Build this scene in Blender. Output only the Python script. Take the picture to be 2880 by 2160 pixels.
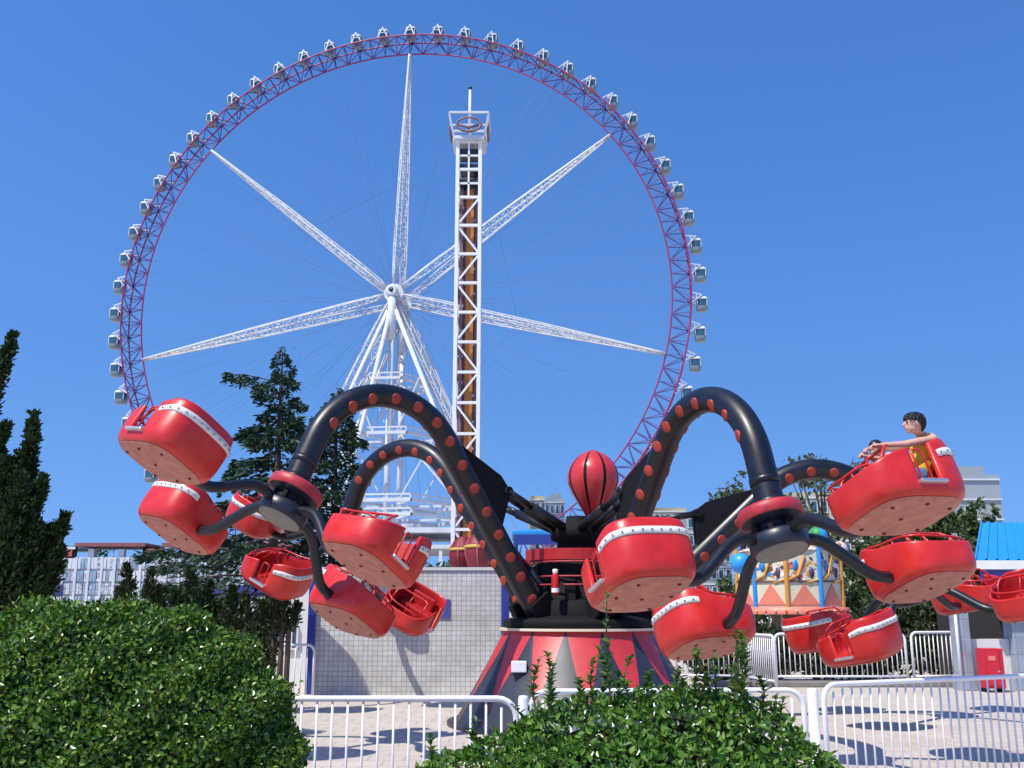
import bpy, math, random
import numpy as np
from mathutils import Vector, Matrix

for _o in list(bpy.data.objects): bpy.data.objects.remove(_o, do_unlink=True)
SC = bpy.context.scene
COL = SC.collection
R = math.radians
EYE = 1.6
FPX, HOR = 2800.0, 1720.0                     # focal length in photo pixels, horizon row
PITCH = math.atan((HOR - 1080) / FPX)
CP, SP = math.cos(PITCH), math.sin(PITCH)

# ---------------------------------------------------------------- camera, sky, sun, exposure
cam_d = bpy.data.cameras.new("camera"); cam = bpy.data.objects.new("camera", cam_d); COL.objects.link(cam)
cam_d.sensor_width = 36.0; cam_d.lens = FPX / 2880 * 36.0
cam_d.clip_start = 0.1; cam_d.clip_end = 5000
cam.location = (0, 0, EYE); cam.rotation_euler = (math.pi / 2 + PITCH, 0, 0)
SC.camera = cam

SUN_EL, SUN_AZ = R(59), R(227)                # azimuth clockwise from +Y: behind the camera, to the left
W = bpy.data.worlds.new("World"); SC.world = W; W.use_nodes = True
nt = W.node_tree; nt.nodes.clear()
sky = nt.nodes.new("ShaderNodeTexSky"); sky.sky_type = 'NISHITA'; sky.sun_disc = False
sky.sun_elevation = SUN_EL; sky.sun_rotation = SUN_AZ
sky.altitude = 0; sky.air_density = 1.25; sky.dust_density = 0.35; sky.ozone_density = 3.2
bg = nt.nodes.new("ShaderNodeBackground"); bg.inputs['Strength'].default_value = 0.15
wo = nt.nodes.new("ShaderNodeOutputWorld")
# the air near the horizon stays as clear blue as higher up on this day: look the sky up a little above the true elevation
_tc = nt.nodes.new("ShaderNodeTexCoord"); _sx = nt.nodes.new("ShaderNodeSeparateXYZ"); _cx = nt.nodes.new("ShaderNodeCombineXYZ")
_mz = nt.nodes.new("ShaderNodeMath"); _mz.operation = 'MULTIPLY_ADD'; _mz.inputs[1].default_value = 0.64; _mz.inputs[2].default_value = 0.26
nt.links.new(_tc.outputs['Generated'], _sx.inputs[0]); nt.links.new(_sx.outputs[0], _cx.inputs[0]); nt.links.new(_sx.outputs[1], _cx.inputs[1])
nt.links.new(_sx.outputs[2], _mz.inputs[0]); nt.links.new(_mz.outputs[0], _cx.inputs[2]); nt.links.new(_cx.outputs[0], sky.inputs[0])
_hs = nt.nodes.new("ShaderNodeHueSaturation"); _hs.inputs['Saturation'].default_value = 1.305; _hs.inputs['Value'].default_value = 1.09; _hs.inputs['Hue'].default_value = 0.512
nt.links.new(sky.outputs[0], _hs.inputs['Color'])
nt.links.new(_hs.outputs[0], bg.inputs[0]); nt.links.new(bg.outputs[0], wo.inputs[0])
sun_d = bpy.data.lights.new("sun", 'SUN'); sun_d.energy = 4.4; sun_d.angle = R(0.53); sun_d.color = (1.0, 0.93, 0.82)
sun = bpy.data.objects.new("sun", sun_d); COL.objects.link(sun)
_sd = Vector((math.sin(SUN_AZ) * math.cos(SUN_EL), math.cos(SUN_AZ) * math.cos(SUN_EL), math.sin(SUN_EL)))
sun.rotation_euler = _sd.to_track_quat('Z', 'Y').to_euler()
vs = SC.view_settings
vs.view_transform = 'Standard'; vs.look = 'None'; vs.gamma = 1; vs.exposure = 0.25; vs.use_curve_mapping = False

# ---------------------------------------------------------------- helpers
def at(px, py, Y):
    """world point at forward distance Y seen at photo pixel (px, py)"""
    u = (px - 1440) / FPX; v = (py - 1080) / FPX
    d = np.array([u, CP + SP * v, SP - CP * v])
    return np.array([0, 0, EYE]) + d * (Y / d[1])
def ground(px, py):
    u = (px - 1440) / FPX; v = (py - 1080) / FPX
    d = np.array([u, CP + SP * v, SP - CP * v])
    return np.array([0, 0, EYE]) + d * (-EYE / d[2])

def mat(name, col, rough=0.5, metal=0.0, var=0.0, vscale=3.0, bump=0.0, bscale=40.0, coat=0.0, spec=0.5, col2=None):
    m = bpy.data.materials.new(name); m.use_nodes = True
    n = m.node_tree; b = n.nodes['Principled BSDF']
    b.inputs['Roughness'].default_value = rough; b.inputs['Metallic'].default_value = metal
    b.inputs['Coat Weight'].default_value = coat; b.inputs['Coat Roughness'].default_value = 0.12
    b.inputs['Specular IOR Level'].default_value = spec
    tc = n.nodes.new('ShaderNodeTexCoord')
    if var or col2:
        nz = n.nodes.new('ShaderNodeTexNoise'); nz.inputs['Scale'].default_value = vscale; nz.inputs['Detail'].default_value = 6
        nz.inputs['Roughness'].default_value = 0.65
        n.links.new(tc.outputs['Object'], nz.inputs['Vector'])
        r = n.nodes.new('ShaderNodeValToRGB'); r.color_ramp.elements[0].position = 0.3; r.color_ramp.elements[1].position = 0.72
        c1 = [c * (1 - var) for c in col]; c2 = [min(1, c * (1 + var)) for c in (col2 or col)]
        r.color_ramp.elements[0].color = (*c1, 1); r.color_ramp.elements[1].color = (*c2, 1)
        n.links.new(nz.outputs['Fac'], r.inputs['Fac']); n.links.new(r.outputs['Color'], b.inputs['Base Color'])
        mr = n.nodes.new('ShaderNodeMapRange'); mr.inputs['To Min'].default_value = max(0.02, rough - 0.08); mr.inputs['To Max'].default_value = min(1, rough + 0.12)
        n.links.new(nz.outputs['Fac'], mr.inputs['Value']); n.links.new(mr.outputs['Result'], b.inputs['Roughness'])
    else:
        b.inputs['Base Color'].default_value = (*col, 1)
    if bump:
        nb = n.nodes.new('ShaderNodeTexNoise'); nb.inputs['Scale'].default_value = bscale; nb.inputs['Detail'].default_value = 5
        n.links.new(tc.outputs['Object'], nb.inputs['Vector'])
        bp = n.nodes.new('ShaderNodeBump'); bp.inputs['Strength'].default_value = bump; bp.inputs['Distance'].default_value = 0.02
        n.links.new(nb.outputs['Fac'], bp.inputs['Height']); n.links.new(bp.outputs['Normal'], b.inputs['Normal'])
    return m

def leaf_mat(name, cols, rough=0.45, trans=0.25, spec=0.5):
    """every leaf takes its own colour from the ramp"""
    m = bpy.data.materials.new(name); m.use_nodes = True
    n = m.node_tree; b = n.nodes['Principled BSDF']; out = n.nodes['Material Output']
    g = n.nodes.new('ShaderNodeNewGeometry'); r = n.nodes.new('ShaderNodeValToRGB')
    r.color_ramp.interpolation = 'LINEAR'
    while len(r.color_ramp.elements) < len(cols): r.color_ramp.elements.new(0.5)
    for i, c in enumerate(cols):
        r.color_ramp.elements[i].position = i / (len(cols) - 1); r.color_ramp.elements[i].color = (*c, 1)
    n.links.new(g.outputs['Random Per Island'], r.inputs['Fac'])
    n.links.new(r.outputs['Color'], b.inputs['Base Color']); b.inputs['Roughness'].default_value = rough
    b.inputs['Specular IOR Level'].default_value = spec
    t = n.nodes.new('ShaderNodeBsdfTranslucent'); n.links.new(r.outputs['Color'], t.inputs['Color'])
    mx = n.nodes.new('ShaderNodeMixShader'); mx.inputs[0].default_value = trans
    n.links.new(b.outputs[0], mx.inputs[1]); n.links.new(t.outputs[0], mx.inputs[2]); n.links.new(mx.outputs[0], out.inputs['Surface'])
    return m

ORIG = {}
def origin_of(o): return ORIG.get(o.name, np.zeros(3)) if o is not None else np.zeros(3)

def tag(o, label=None, cat=None, group=None, kind=None):
    if label: o['label'] = label
    if cat: o['category'] = cat
    if group: o['group'] = group
    if kind: o['kind'] = kind
    return o
def thing(name, label, cat, loc=(0, 0, 0), group=None):
    o = bpy.data.objects.new(name, None); COL.objects.link(o)
    o.empty_display_size = 0.2
    o.location = loc; ORIG[o.name] = np.array(loc, float)
    return tag(o, label, cat, group)
def copy_tree(o, parent=None):
    c = o.copy(); COL.objects.link(c); c.parent = parent
    if o.name in ORIG: ORIG[c.name] = ORIG[o.name]
    for ch in list(o.children): copy_tree(ch, c)
    return c

class MB:
    def __init__(s): s.v = []; s.f = []; s.m = []; s.s = []; s.n = 0
    def add(s, verts, faces, mi=0, smooth=False):
        verts = np.asarray(verts, float).reshape(-1, 3)
        s.v.append(verts); k = s.n
        for q in faces: s.f.append([int(i) + k for i in q])
        s.m += [mi] * len(faces); s.s += [smooth] * len(faces); s.n += len(verts)
    def loft(s, rings, mi=0, smooth=True, caps=(True, True), closed=True, mfun=None):
        n = len(rings[0]); V = np.concatenate([np.asarray(r, float) for r in rings])
        F = []; M = []
        e = n if closed else n - 1
        for i in range(len(rings) - 1):
            for j in range(e):
                F.append((i * n + j, i * n + (j + 1) % n, (i + 1) * n + (j + 1) % n, (i + 1) * n + j))
                M.append(mfun(i, j) if mfun else mi)
        k = s.n; s.v.append(V)
        for q in F: s.f.append([a + k for a in q])
        s.m += M; s.s += [smooth] * len(F)
        if caps[0]: s.f.append([k + j for j in range(n)][::-1]); s.m.append(mi); s.s.append(False)
        if caps[1]: s.f.append([k + (len(rings) - 1) * n + j for j in range(n)]); s.m.append(mi); s.s.append(False)
        s.n += len(V)
    def tube(s, path, rad, n=10, mi=0, smooth=True, caps=True, square=False, closed=False):
        P = np.asarray(path, float); m = len(P)
        rad = np.full(m, rad) if np.isscalar(rad) else np.asarray(rad, float)
        T = np.gradient(P, axis=0)
        if closed: T = np.roll(P, -1, 0) - np.roll(P, 1, 0)
        T /= np.linalg.norm(T, axis=1)[:, None] + 1e-12
        ref = np.array([0, 0, 1.0]) if abs(T[0, 2]) < 0.9 else np.array([1.0, 0, 0])
        N = np.cross(T[0], ref); N /= np.linalg.norm(N)
        rings = []
        a = np.arange(n) * 2 * np.pi / n + (np.pi / n if square else 0)
        for i in range(m):
            N = N - T[i] * (N @ T[i]); N /= np.linalg.norm(N); B = np.cross(T[i], N)
            rings.append(P[i] + rad[i] * (np.cos(a)[:, None] * N + np.sin(a)[:, None] * B))
        if closed: rings.append(rings[0])
        s.loft(rings, mi, smooth, (caps and not closed, caps and not closed))
    def bar(s, p, q, r, n=4, mi=0, smooth=False, caps=False):
        p = np.asarray(p, float); q = np.asarray(q, float)
        s.tube([p, q], r, n, mi, smooth, caps, square=True)
    def box(s, c, size, mi=0, rot=None, taper=1.0):
        h = np.asarray(size, float) / 2
        V = np.array([[x, y, z] for z in (-1, 1) for y in (-1, 1) for x in (-1, 1)], float)
        V[4:, :2] *= taper
        V = V * h
        if rot is not None: V = V @ np.asarray(rot).T
        V = V + np.asarray(c, float)
        s.add(V, [(0, 2, 3, 1), (4, 5, 7, 6), (0, 1, 5, 4), (2, 6, 7, 3), (0, 4, 6, 2), (1, 3, 7, 5)], mi)
    def lathe(s, prof, n=32, mi=0, c=(0, 0, 0), M=None, smooth=True, mfun=None, caps=(False, False), arc=None):
        a = np.arange(n) * 2 * np.pi / n
        rings = []
        for r, z in prof:
            q = np.stack([r * np.cos(a), r * np.sin(a), np.full(n, z)], 1)
            if M is not None: q = q @ np.asarray(M).T
            rings.append(q + np.asarray(c, float))
        s.loft(rings, mi, smooth, caps, mfun=mfun)
    def sphere(s, c, r, n=16, m=10, mi=0, M=None):
        r = np.broadcast_to(np.asarray(r, float), 3)
        a = np.arange(n) * 2 * np.pi / n; rings = []
        for t in np.linspace(0.04, math.pi - 0.04, m):
            q = np.stack([np.sin(t) * np.cos(a), np.sin(t) * np.sin(a), np.full(n, -math.cos(t))], 1) * r
            if M is not None: q = q @ np.asarray(M).T
            rings.append(q + np.asarray(c, float))
        s.loft(rings, mi, True, (True, True))
    def build(s, name, mats, parent=None, local=False, bevel=0.0, label=None, sub=0):
        me = bpy.data.meshes.new(name)
        V = np.concatenate(s.v) if s.v else np.zeros((0, 3))
        if parent is not None and not local: V = V - origin_of(parent)
        me.from_pydata(V.tolist(), [], s.f)
        mats = mats if isinstance(mats, (list, tuple)) else [mats]
        for m in mats: me.materials.append(m)
        me.polygons.foreach_set('material_index', s.m); me.polygons.foreach_set('use_smooth', s.s)
        me.update()
        o = bpy.data.objects.new(name, me); COL.objects.link(o)
        if parent is not None:
            o.parent = parent
            if not local: ORIG[o.name] = origin_of(parent)
        if bevel:
            b = o.modifiers.new('bevel', 'BEVEL'); b.width = bevel; b.segments = 2; b.limit_method = 'ANGLE'; b.angle_limit = R(40)
        if label: o['label'] = label
        return o

def grid_mesh(name, V, F, mats, parent=None, mi=None, smooth=True):
    me = bpy.data.meshes.new(name)
    if parent is not None: V = V - origin_of(parent)
    nf, k = F.shape
    me.vertices.add(len(V)); me.vertices.foreach_set('co', V.astype(np.float32).ravel())
    me.loops.add(nf * k); me.loops.foreach_set('vertex_index', F.astype(np.int32).ravel())
    me.polygons.add(nf); me.polygons.foreach_set('loop_start', np.arange(nf, dtype=np.int32) * k)
    mats = mats if isinstance(mats, (list, tuple)) else [mats]
    for m in mats: me.materials.append(m)
    if mi is not None: me.polygons.foreach_set('material_index', mi.astype(np.int32))
    me.polygons.foreach_set('use_smooth', np.full(nf, smooth))
    me.update(calc_edges=True); me.validate()
    o = bpy.data.objects.new(name, me); COL.objects.link(o)
    if parent is not None: o.parent = parent; ORIG[o.name] = origin_of(parent)
    return o

def unit(a): return a / (np.linalg.norm(a, axis=-1, keepdims=True) + 1e-9)
def leaf_cloud(P, D, N, L, Wd, fold=0.25):
    """leaves at P pointing along D, facing N; returns verts, quad faces (two quads a leaf)"""
    D = unit(D); N = N - D * (N * D).sum(1, keepdims=True); N = unit(N); S = np.cross(D, N)
    L = np.broadcast_to(L, len(P))[:, None]; Wd = np.broadcast_to(Wd, len(P))[:, None]
    v = [P, P + D * L * .3 + S * Wd * .5 + N * Wd * fold, P + D * L * .68 + S * Wd * .42 + N * Wd * fold * .8, P + D * L,
         P + D * L * .68 - S * Wd * .42 + N * Wd * fold * .8, P + D * L * .3 - S * Wd * .5 + N * Wd * fold]
    V = np.stack(v, 1).reshape(-1, 3); k = np.arange(len(P))[:, None] * 6
    F = np.concatenate([k + np.array([[0, 1, 2, 3]]), k + np.array([[0, 3, 4, 5]])], 1).reshape(-1, 4)
    return V, F
def rnd_dirs(rng, n): return unit(rng.normal(size=(n, 3)))

# ---------------------------------------------------------------- materials
M = {}
M['red'] = mat('red_fibreglass', (0.53, 0.014, 0.010), 0.34, var=0.10, vscale=3.4, coat=0.12, bump=0.02, bscale=9, col2=(0.60, 0.024, 0.018))
M['redin'] = mat('red_interior', (0.42, 0.012, 0.014), 0.5, var=0.15, vscale=6)
M['pink'] = mat('faded_red_hull', (0.42, 0.13, 0.10), 0.6, col2=(0.48, 0.20, 0.15), var=0.18, vscale=7)
M['bolt'] = mat('rust_bolt', (0.13, 0.015, 0.012), 0.6)
M['band'] = mat('white_band', (0.68, 0.67, 0.65), 0.45, var=0.14)
M['dotgrey'] = mat('dark_lamp_dot', (0.20, 0.17, 0.16), 0.4, var=0.3)
M['silver'] = mat('aluminium', (0.62, 0.62, 0.63), 0.35, metal=0.8, var=0.1)
M['black'] = mat('black_gloss_paint', (0.0065, 0.0075, 0.012), 0.38, var=0.35, vscale=4, coat=0.08, bump=0.02, bscale=12)
M['blackm'] = mat('black_matt_paint', (0.006, 0.006, 0.008), 0.78, var=0.35, vscale=8, spec=0.25)
M['navy'] = mat('dark_blue_grey_paint', (0.014, 0.019, 0.034), 0.36, var=0.25, vscale=5)
M['spot'] = mat('orange_red_spot', (0.40, 0.045, 0.02), 0.55, var=0.15, vscale=10)
M['hubred'] = mat('worn_hub_red', (0.44, 0.03, 0.04), 0.45, var=0.22, vscale=9)
M['beige'] = mat('dusty_grey_plate', (0.22, 0.205, 0.18), 0.75, var=0.15, vscale=6)
M['cream'] = mat('cream_rim', (0.72, 0.62, 0.46), 0.5)
M['ballred'] = mat('balloon_red', (0.56, 0.028, 0.028), 0.34, var=0.08, vscale=3, coat=0.25)
M['white'] = mat('white_paint', (0.80, 0.80, 0.82), 0.38, var=0.06, vscale=6)
M['whiteold'] = mat('weathered_white_paint', (0.60, 0.62, 0.65), 0.5, var=0.12, vscale=0.6)
M['crimson'] = mat('crimson_steel', (0.30, 0.022, 0.095), 0.5, var=0.15, vscale=0.3)
M['violet'] = mat('violet_steel', (0.105, 0.075, 0.25), 0.5, var=0.2, vscale=0.3)
M['cable'] = mat('steel_cable', (0.13, 0.18, 0.30), 0.6)
M['cabin'] = mat('cabin_shell', (0.22, 0.27, 0.29), 0.35, var=0.2, vscale=1.0)
M['glass'] = mat('tinted_glass', (0.03, 0.09, 0.14), 0.08, spec=0.8)
M['gold'] = mat('ochre_beam', (0.46, 0.17, 0.03), 0.5, var=0.2, vscale=0.4)
M['mauve'] = mat('mauve_beam', (0.22, 0.13, 0.15), 0.6, var=0.3, vscale=0.5)
M['soil'] = mat('soil', (0.16, 0.11, 0.07), 0.9, var=0.3, vscale=2, bump=0.4)
M['bark'] = mat('bark', (0.10, 0.07, 0.05), 0.9, var=0.3, vscale=6, bump=0.5, bscale=20)
M['bluepost'] = mat('blue_tile_trim', (0.03, 0.05, 0.26), 0.35, var=0.12)
M['skin'] = mat('skin', (0.60, 0.34, 0.24), 0.5, var=0.06, vscale=12)
M['hair'] = mat('black_hair', (0.008, 0.008, 0.011), 0.4, var=0.3, vscale=30)
M['yellow'] = mat('yellow_shirt', (0.85, 0.44, 0.03), 0.8, var=0.12, vscale=14)
M['jeans'] = mat('blue_denim', (0.06, 0.16, 0.36), 0.85, var=0.25, vscale=20)
M['eye'] = mat('dark_eye', (0.02, 0.015, 0.012), 0.3)
# ---------------------------------------------------------------- ground: one sheet of pale paving slabs reaching the horizon
def paving_mat():
    m = bpy.data.materials.new('pale_paving'); m.use_nodes = True
    n = m.node_tree; b = n.nodes['Principled BSDF']; b.inputs['Roughness'].default_value = 0.85
    tc = n.nodes.new('ShaderNodeTexCoord')
    br = n.nodes.new('ShaderNodeTexBrick'); br.inputs['Scale'].default_value = 1.0
    br.inputs['Brick Width'].default_value = 0.4; br.inputs['Row Height'].default_value = 0.4; br.inputs['Mortar Size'].default_value = 0.008
    br.offset = 0.5
    br.inputs['Color1'].default_value = (0.53, 0.475, 0.40, 1); br.inputs['Color2'].default_value = (0.48, 0.43, 0.37, 1)
    br.inputs['Mortar'].default_value = (0.33, 0.295, 0.255, 1)
    n.links.new(tc.outputs['Object'], br.inputs['Vector'])
    nz = n.nodes.new('ShaderNodeTexNoise'); nz.inputs['Scale'].default_value = 0.9; nz.inputs['Detail'].default_value = 8; nz.inputs['Roughness'].default_value = 0.7
    n.links.new(tc.outputs['Object'], nz.inputs['Vector'])
    r = n.nodes.new('ShaderNodeValToRGB'); r.color_ramp.elements[0].position = 0.3; r.color_ramp.elements[1].position = 0.7
    r.color_ramp.elements[0].color = (0.90, 0.89, 0.88, 1); r.color_ramp.elements[1].color = (1.08, 1.06, 1.04, 1)
    n.links.new(nz.outputs['Fac'], r.inputs['Fac'])
    mx = n.nodes.new('ShaderNodeMix'); mx.data_type = 'RGBA'; mx.blend_type = 'MULTIPLY'; mx.inputs[0].default_value = 1
    n.links.new(br.outputs['Color'], mx.inputs[6]); n.links.new(r.outputs['Color'], mx.inputs[7])
    n.links.new(mx.outputs[2], b.inputs['Base Color'])
    bp = n.nodes.new('ShaderNodeBump'); bp.inputs['Strength'].default_value = 0.4; bp.inputs['Distance'].default_value = 0.006
    n.links.new(br.outputs['Fac'], bp.inputs['Height']); bp.invert = True
    n.links.new(bp.outputs['Normal'], b.inputs['Normal'])
    return m
g = MB()
xs = [-2500, -200, -60, -20, -8, 0, 8, 20, 60, 200, 2500]; ys = [-200, -20, 0, 8, 16, 24, 40, 80, 300, 3500]
V = [(x, y, 0) for y in ys for x in xs]; nx = len(xs)
g.add(V, [(j * nx + i, j * nx + i + 1, (j + 1) * nx + i + 1, (j + 1) * nx + i) for j in range(len(ys) - 1) for i in range(nx - 1)])
tag(g.build('ground', paving_mat()), 'pale beige paved ground of the amusement park', 'ground', kind='structure')

# ---------------------------------------------------------------- giant observation wheel
def lattice(mb, A, B, r, mi=0, zig=True, post=True):
    """zigzag and posts between two polylines of equal length"""
    for i in range(len(A) - 1):
        if post: mb.bar(A[i], B[i], r, 4, mi)
        if zig:
            if i % 2: mb.bar(A[i], B[i + 1], r, 4, mi)
            else: mb.bar(B[i], A[i + 1], r, 4, mi)
    if post: mb.bar(A[-1], B[-1], r, 4, mi)

def observation_wheel():
    S = 1.7
    C = np.array([-11.958, 100.0, 32.051]) * S + np.array([0, 0, EYE]); yaw = -0.1269; ph = -0.0212
    U = np.array([math.cos(yaw), math.sin(yaw), 0]); Nn = np.array([math.sin(yaw), -math.cos(yaw), 0]); Z = np.array([0, 0, 1.0])
    Rin, Rgo = 28.45 * S, 31.373 * S; Rout = Rin + 3.2; off = 2.6036 * S
    NG = 63
    ang = lambda k: math.pi / 2 + ph + k * 2 * math.pi / NG
    def P(a, r, d=0.0): return C + r * (math.cos(a) * U + math.sin(a) * Z) + d * Nn
    T = thing('observation_wheel', 'giant white-spoked observation wheel with crimson lattice rim towering behind the ride', 'ferris wheel', (C[0], C[1], 0))
    NS = NG * 2
    aa = [ang(k / 2) for k in range(NS)]
    ins = [P(a, Rin) for a in aa]; of = [P(a, Rout, 1.5) for a in aa]; ob = [P(a, Rout, -1.5) for a in aa]
    for pts in (ins, of, ob):
        m = MB(); m.tube(pts, 0.15, 5, closed=True); m.build('rim_chord', M['crimson'], T)
    m = MB()
    for A, B in ((ins, of), (ins, ob), (of, ob)): lattice(m, A + A[:1], B + B[:1], 0.105)
    m.build('rim_lattice', M['violet'], T)
    # seven tapering twin spokes from the two hub flanges to the rim
    nb = 22
    for s in range(7):
        a = ang(s * 9); e = np.array([-math.sin(a) * U + math.cos(a) * Z]).reshape(3)
        m = MB()
        for side in (1, -1):
            h0 = P(a, 1.8, side * off * 0.72); h1 = P(a, Rin - 0.1, side * 0.25)
            rr = [np.interp(t, [0, .15, .55, 1], [.45, .75, .68, .18]) for t in np.linspace(0, 1, nb + 1)]
            ax = [h0 + (h1 - h0) * t for t in np.linspace(0, 1, nb + 1)]
            ch = []
            for w in (0, 120, 240):
                cw, sw = math.cos(R(w)), math.sin(R(w))
                ch.append([ax[i] + rr[i] * (cw * Nn * side + sw * e) for i in range(nb + 1)])
            for c in ch: m.tube(c, 0.135, 5)
            for i in range(3): lattice(m, ch[i], ch[(i + 1) % 3], 0.068)
        m.build('spoke_truss', M['whiteold'], T)
    # hub: axle drum, two flanges, front cap
    RM = np.stack([U, Z, Nn], 1)
    m = MB()
    m.lathe([(.95, -off), (.95, off)], 24, 0, C, RM)
    for d in (-off * .72, off * .72): m.lathe([(.9, d - .25), (1.75, d - .25), (1.75, d + .25), (.9, d + .25)], 28, 0, C, RM, smooth=False)
    m.lathe([(1.3, off), (.95, off), (1.05, off + .4), (.95, off + .7), (.42, off + .8), (.38, off + .6), (.02, off + .6)], 24, 0, C, RM)
    hb = m.build('hub', M['whiteold'], T)
    m = MB(); m.lathe([(.36, off + .76), (.34, off + .88), (.01, off + .9)], 16, 0, C, RM); m.build('axle_cap', M['navy'], hb)
    # spoke cables (only those the camera's half of the wheel shows, one each)
    for k in [q_ * .5 for q_ in range(NG * 2) if q_ % 18 and (q_ % 2 == 0 or q_ % 3)]:
        m = MB(); m.bar(P(ang(k), 1.8, (1 if (k * 2) % 4 < 2 else -1) * off * .72), P(ang(k), Rin), 0.027, 3); m.build('spoke_cable', M['cable'], T)
    for s in range(7):
        m = MB(); m.bar(P(ang(s * 9), Rin * .46), P(ang(s * 9 + 9), Rin * .46), 0.035, 3); m.build('tie_cable', M['cable'], T)
    # gondola cabins on white brackets
    g0 = None
    for k in range(NG):
        a = ang(k); piv = P(a, Rgo); cc = piv + np.array([0, 0, -0.67])
        br = MB(); tang = -math.sin(a) * U + math.cos(a) * Z
        for d in (1.25, -1.25):
            top = piv + Nn * d * .8 + Z * .75
            q1 = P(a, Rout - .1, d * 1.2) + tang * 1.0; q2 = P(a, Rout - .1, d * 1.2) - tang * 1.0
            br.bar(q1, top, 0.12); br.bar(q2, top, 0.12); br.bar((q1 + top) / 2, (q2 + top) / 2, 0.09)
        br.bar(piv + Nn * 1.0 + Z * .75, piv - Nn * 1.0 + Z * .75, 0.12)
        br.build('cabin_bracket', M['whiteold'], T)
        if g0 is None:
            def ring(w, z, n=20, p=4.0):
                t = np.arange(n) * 2 * np.pi / n
                x = np.sign(np.cos(t)) * np.abs(np.cos(t)) ** (2 / p) * w; y = np.sign(np.sin(t)) * np.abs(np.sin(t)) ** (2 / p) * w
                return np.stack([x, y, np.full(n, z)], 1)
            c = MB()
            c.loft([ring(.35, -1.22), ring(.70, -1.15), ring(.84, -.9), ring(.88, -.45)], 0, True, (True, False))
            c.loft([ring(.84, -.45), ring(.84, .55)], 0, True, (False, False))
            g0 = c.build('cabin', M['cabin'], T, local=True)
            w = MB(); w.loft([ring(.86, -.42), ring(.86, .58)], 0, True, (False, False)); w.build('window_band', M['glass'], g0, local=True)
            w = MB(); w.loft([ring(.92, .55), ring(.90, .75), ring(.70, 1.0), ring(.25, 1.12)], 0, True, (True, True))
            for t in range(4):
                w.bar((.86 * math.cos(R(45 + 90 * t)) * 1.18, .86 * math.sin(R(45 + 90 * t)) * 1.18, -.45), (.86 * math.cos(R(45 + 90 * t)) * 1.18, .86 * math.sin(R(45 + 90 * t)) * 1.18, .6), 0.07)
            w.build('roof', M['whiteold'], g0, local=True)
            ob_ = g0
        else: ob_ = copy_tree(g0, T)
        ob_.location = Vector(cc - origin_of(T)); ob_.rotation_euler = (0, 0, yaw); ob_.scale = (1.14, 1.14, 1.14)
    # support towers: front and back, each a column and splayed legs joined by ring beams
    zc = C[2]
    for d, nm in ((off * .98, 'f'), (-off * .98, 'b')):
        top = C + Nn * d; sg = 1 if d > 0 else -1
        base = np.array([top[0], top[1], 0])
        m = MB(); m.tube([base, base + Z * (zc - 3.0)], 0.5, 14); m.tube([base + Z * (zc - 9), base + Z * (zc - .6)], 0.7, 14)
        m.build('support_column', M['whiteold'], T)
        for lx, ly in ((-22.5, 3.0), (22.5, 3.0), (-7.5, 13.0)):
            p0 = top - Z * 3.5 + U * (lx * .03); p1 = base + U * lx + Nn * sg * ly
            m = MB(); m.tube([p0, p1], 0.37, 10); m.build('support_leg', M['whiteold'], T)
    def rect(z, hw, df, db, r, name):
        m = MB(); c0 = np.array([C[0], C[1], z])
        q = [c0 - U * hw + Nn * df, c0 + U * hw + Nn * df, c0 + U * hw - Nn * db, c0 - U * hw - Nn * db]
        q = [c0 - U * hw * .45 + Nn * df, c0 + U * hw * .45 + Nn * df, c0 + U * hw, c0 + U * hw * .45 - Nn * db, c0 - U * hw * .45 - Nn * db, c0 - U * hw]
        for i in range(6): m.bar(q[i], q[(i + 1) % 6], r); m.bar(q[i] + Z * .9, q[(i + 1) % 6] + Z * .9, r * .45)
        m.bar(q[0], q[3], r * .7); m.bar(q[1], q[4], r * .7); m.bar(q[2], q[5], r * .7)
        for i in range(6):
            for t in (0, .33, .66): m.bar(q[i] * (1 - t) + q[(i + 1) % 6] * t, q[i] * (1 - t) + q[(i + 1) % 6] * t + Z * .9, r * .4)
        m.build(name, M['whiteold'], T)
    zz = lambda py: at(1100, py, C[1] - 6)[2]
    rect(zz(1068), 6.0, 7.5, 6, .32, 'ring_beam'); rect(zz(1225), 9.3, 9.0, 8, .36, 'ring_beam')
    rect(zz(1415), 12.5, 11, 10, .42, 'ring_beam'); rect(zz(1455), 13.0, 11.5, 10, .40, 'ring_beam')
    # crossed braces below the ring beams
    for z0, z1, h0, h1 in ((zz(1225), zz(1068), 9.3, 6.0), (zz(1415), zz(1225), 12.5, 9.3)):
        for sy in (7, -7):
            b0 = np.array([C[0], C[1], 0]) + Nn * sy; m = MB()
            m.bar(b0 - U * h0 + Z * z0, b0 - U * h1 * .3 + Z * z1, .2); m.bar(b0 + U * h0 + Z * z0, b0 + U * h1 * .3 + Z * z1, .2)
            m.bar(b0 - U * h0 * .2 + Z * z0, b0 - U * h1 * .95 + Z * z1, .16); m.bar(b0 + U * h0 * .2 + Z * z0, b0 + U * h1 * .95 + Z * z1, .16); m.build('bracing', M['whiteold'], T)
    # boarding deck under the wheel
    m = MB()
    for py, hw, th in ((1500, 13.5, .8), (1545, 13.2, .6)):
        m.box(np.array([C[0], C[1] - 2, zz(py)]), (hw * 2, 22, th))
    for i in range(9):
        m.box(np.array([C[0] - 12.5 + i * 3.1, C[1] - 12.6, zz(1545) / 2 - .2]), (.5, .5, zz(1545) - .7))
    m.build('boarding_deck', M['whiteold'], T)
observation_wheel()

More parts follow.
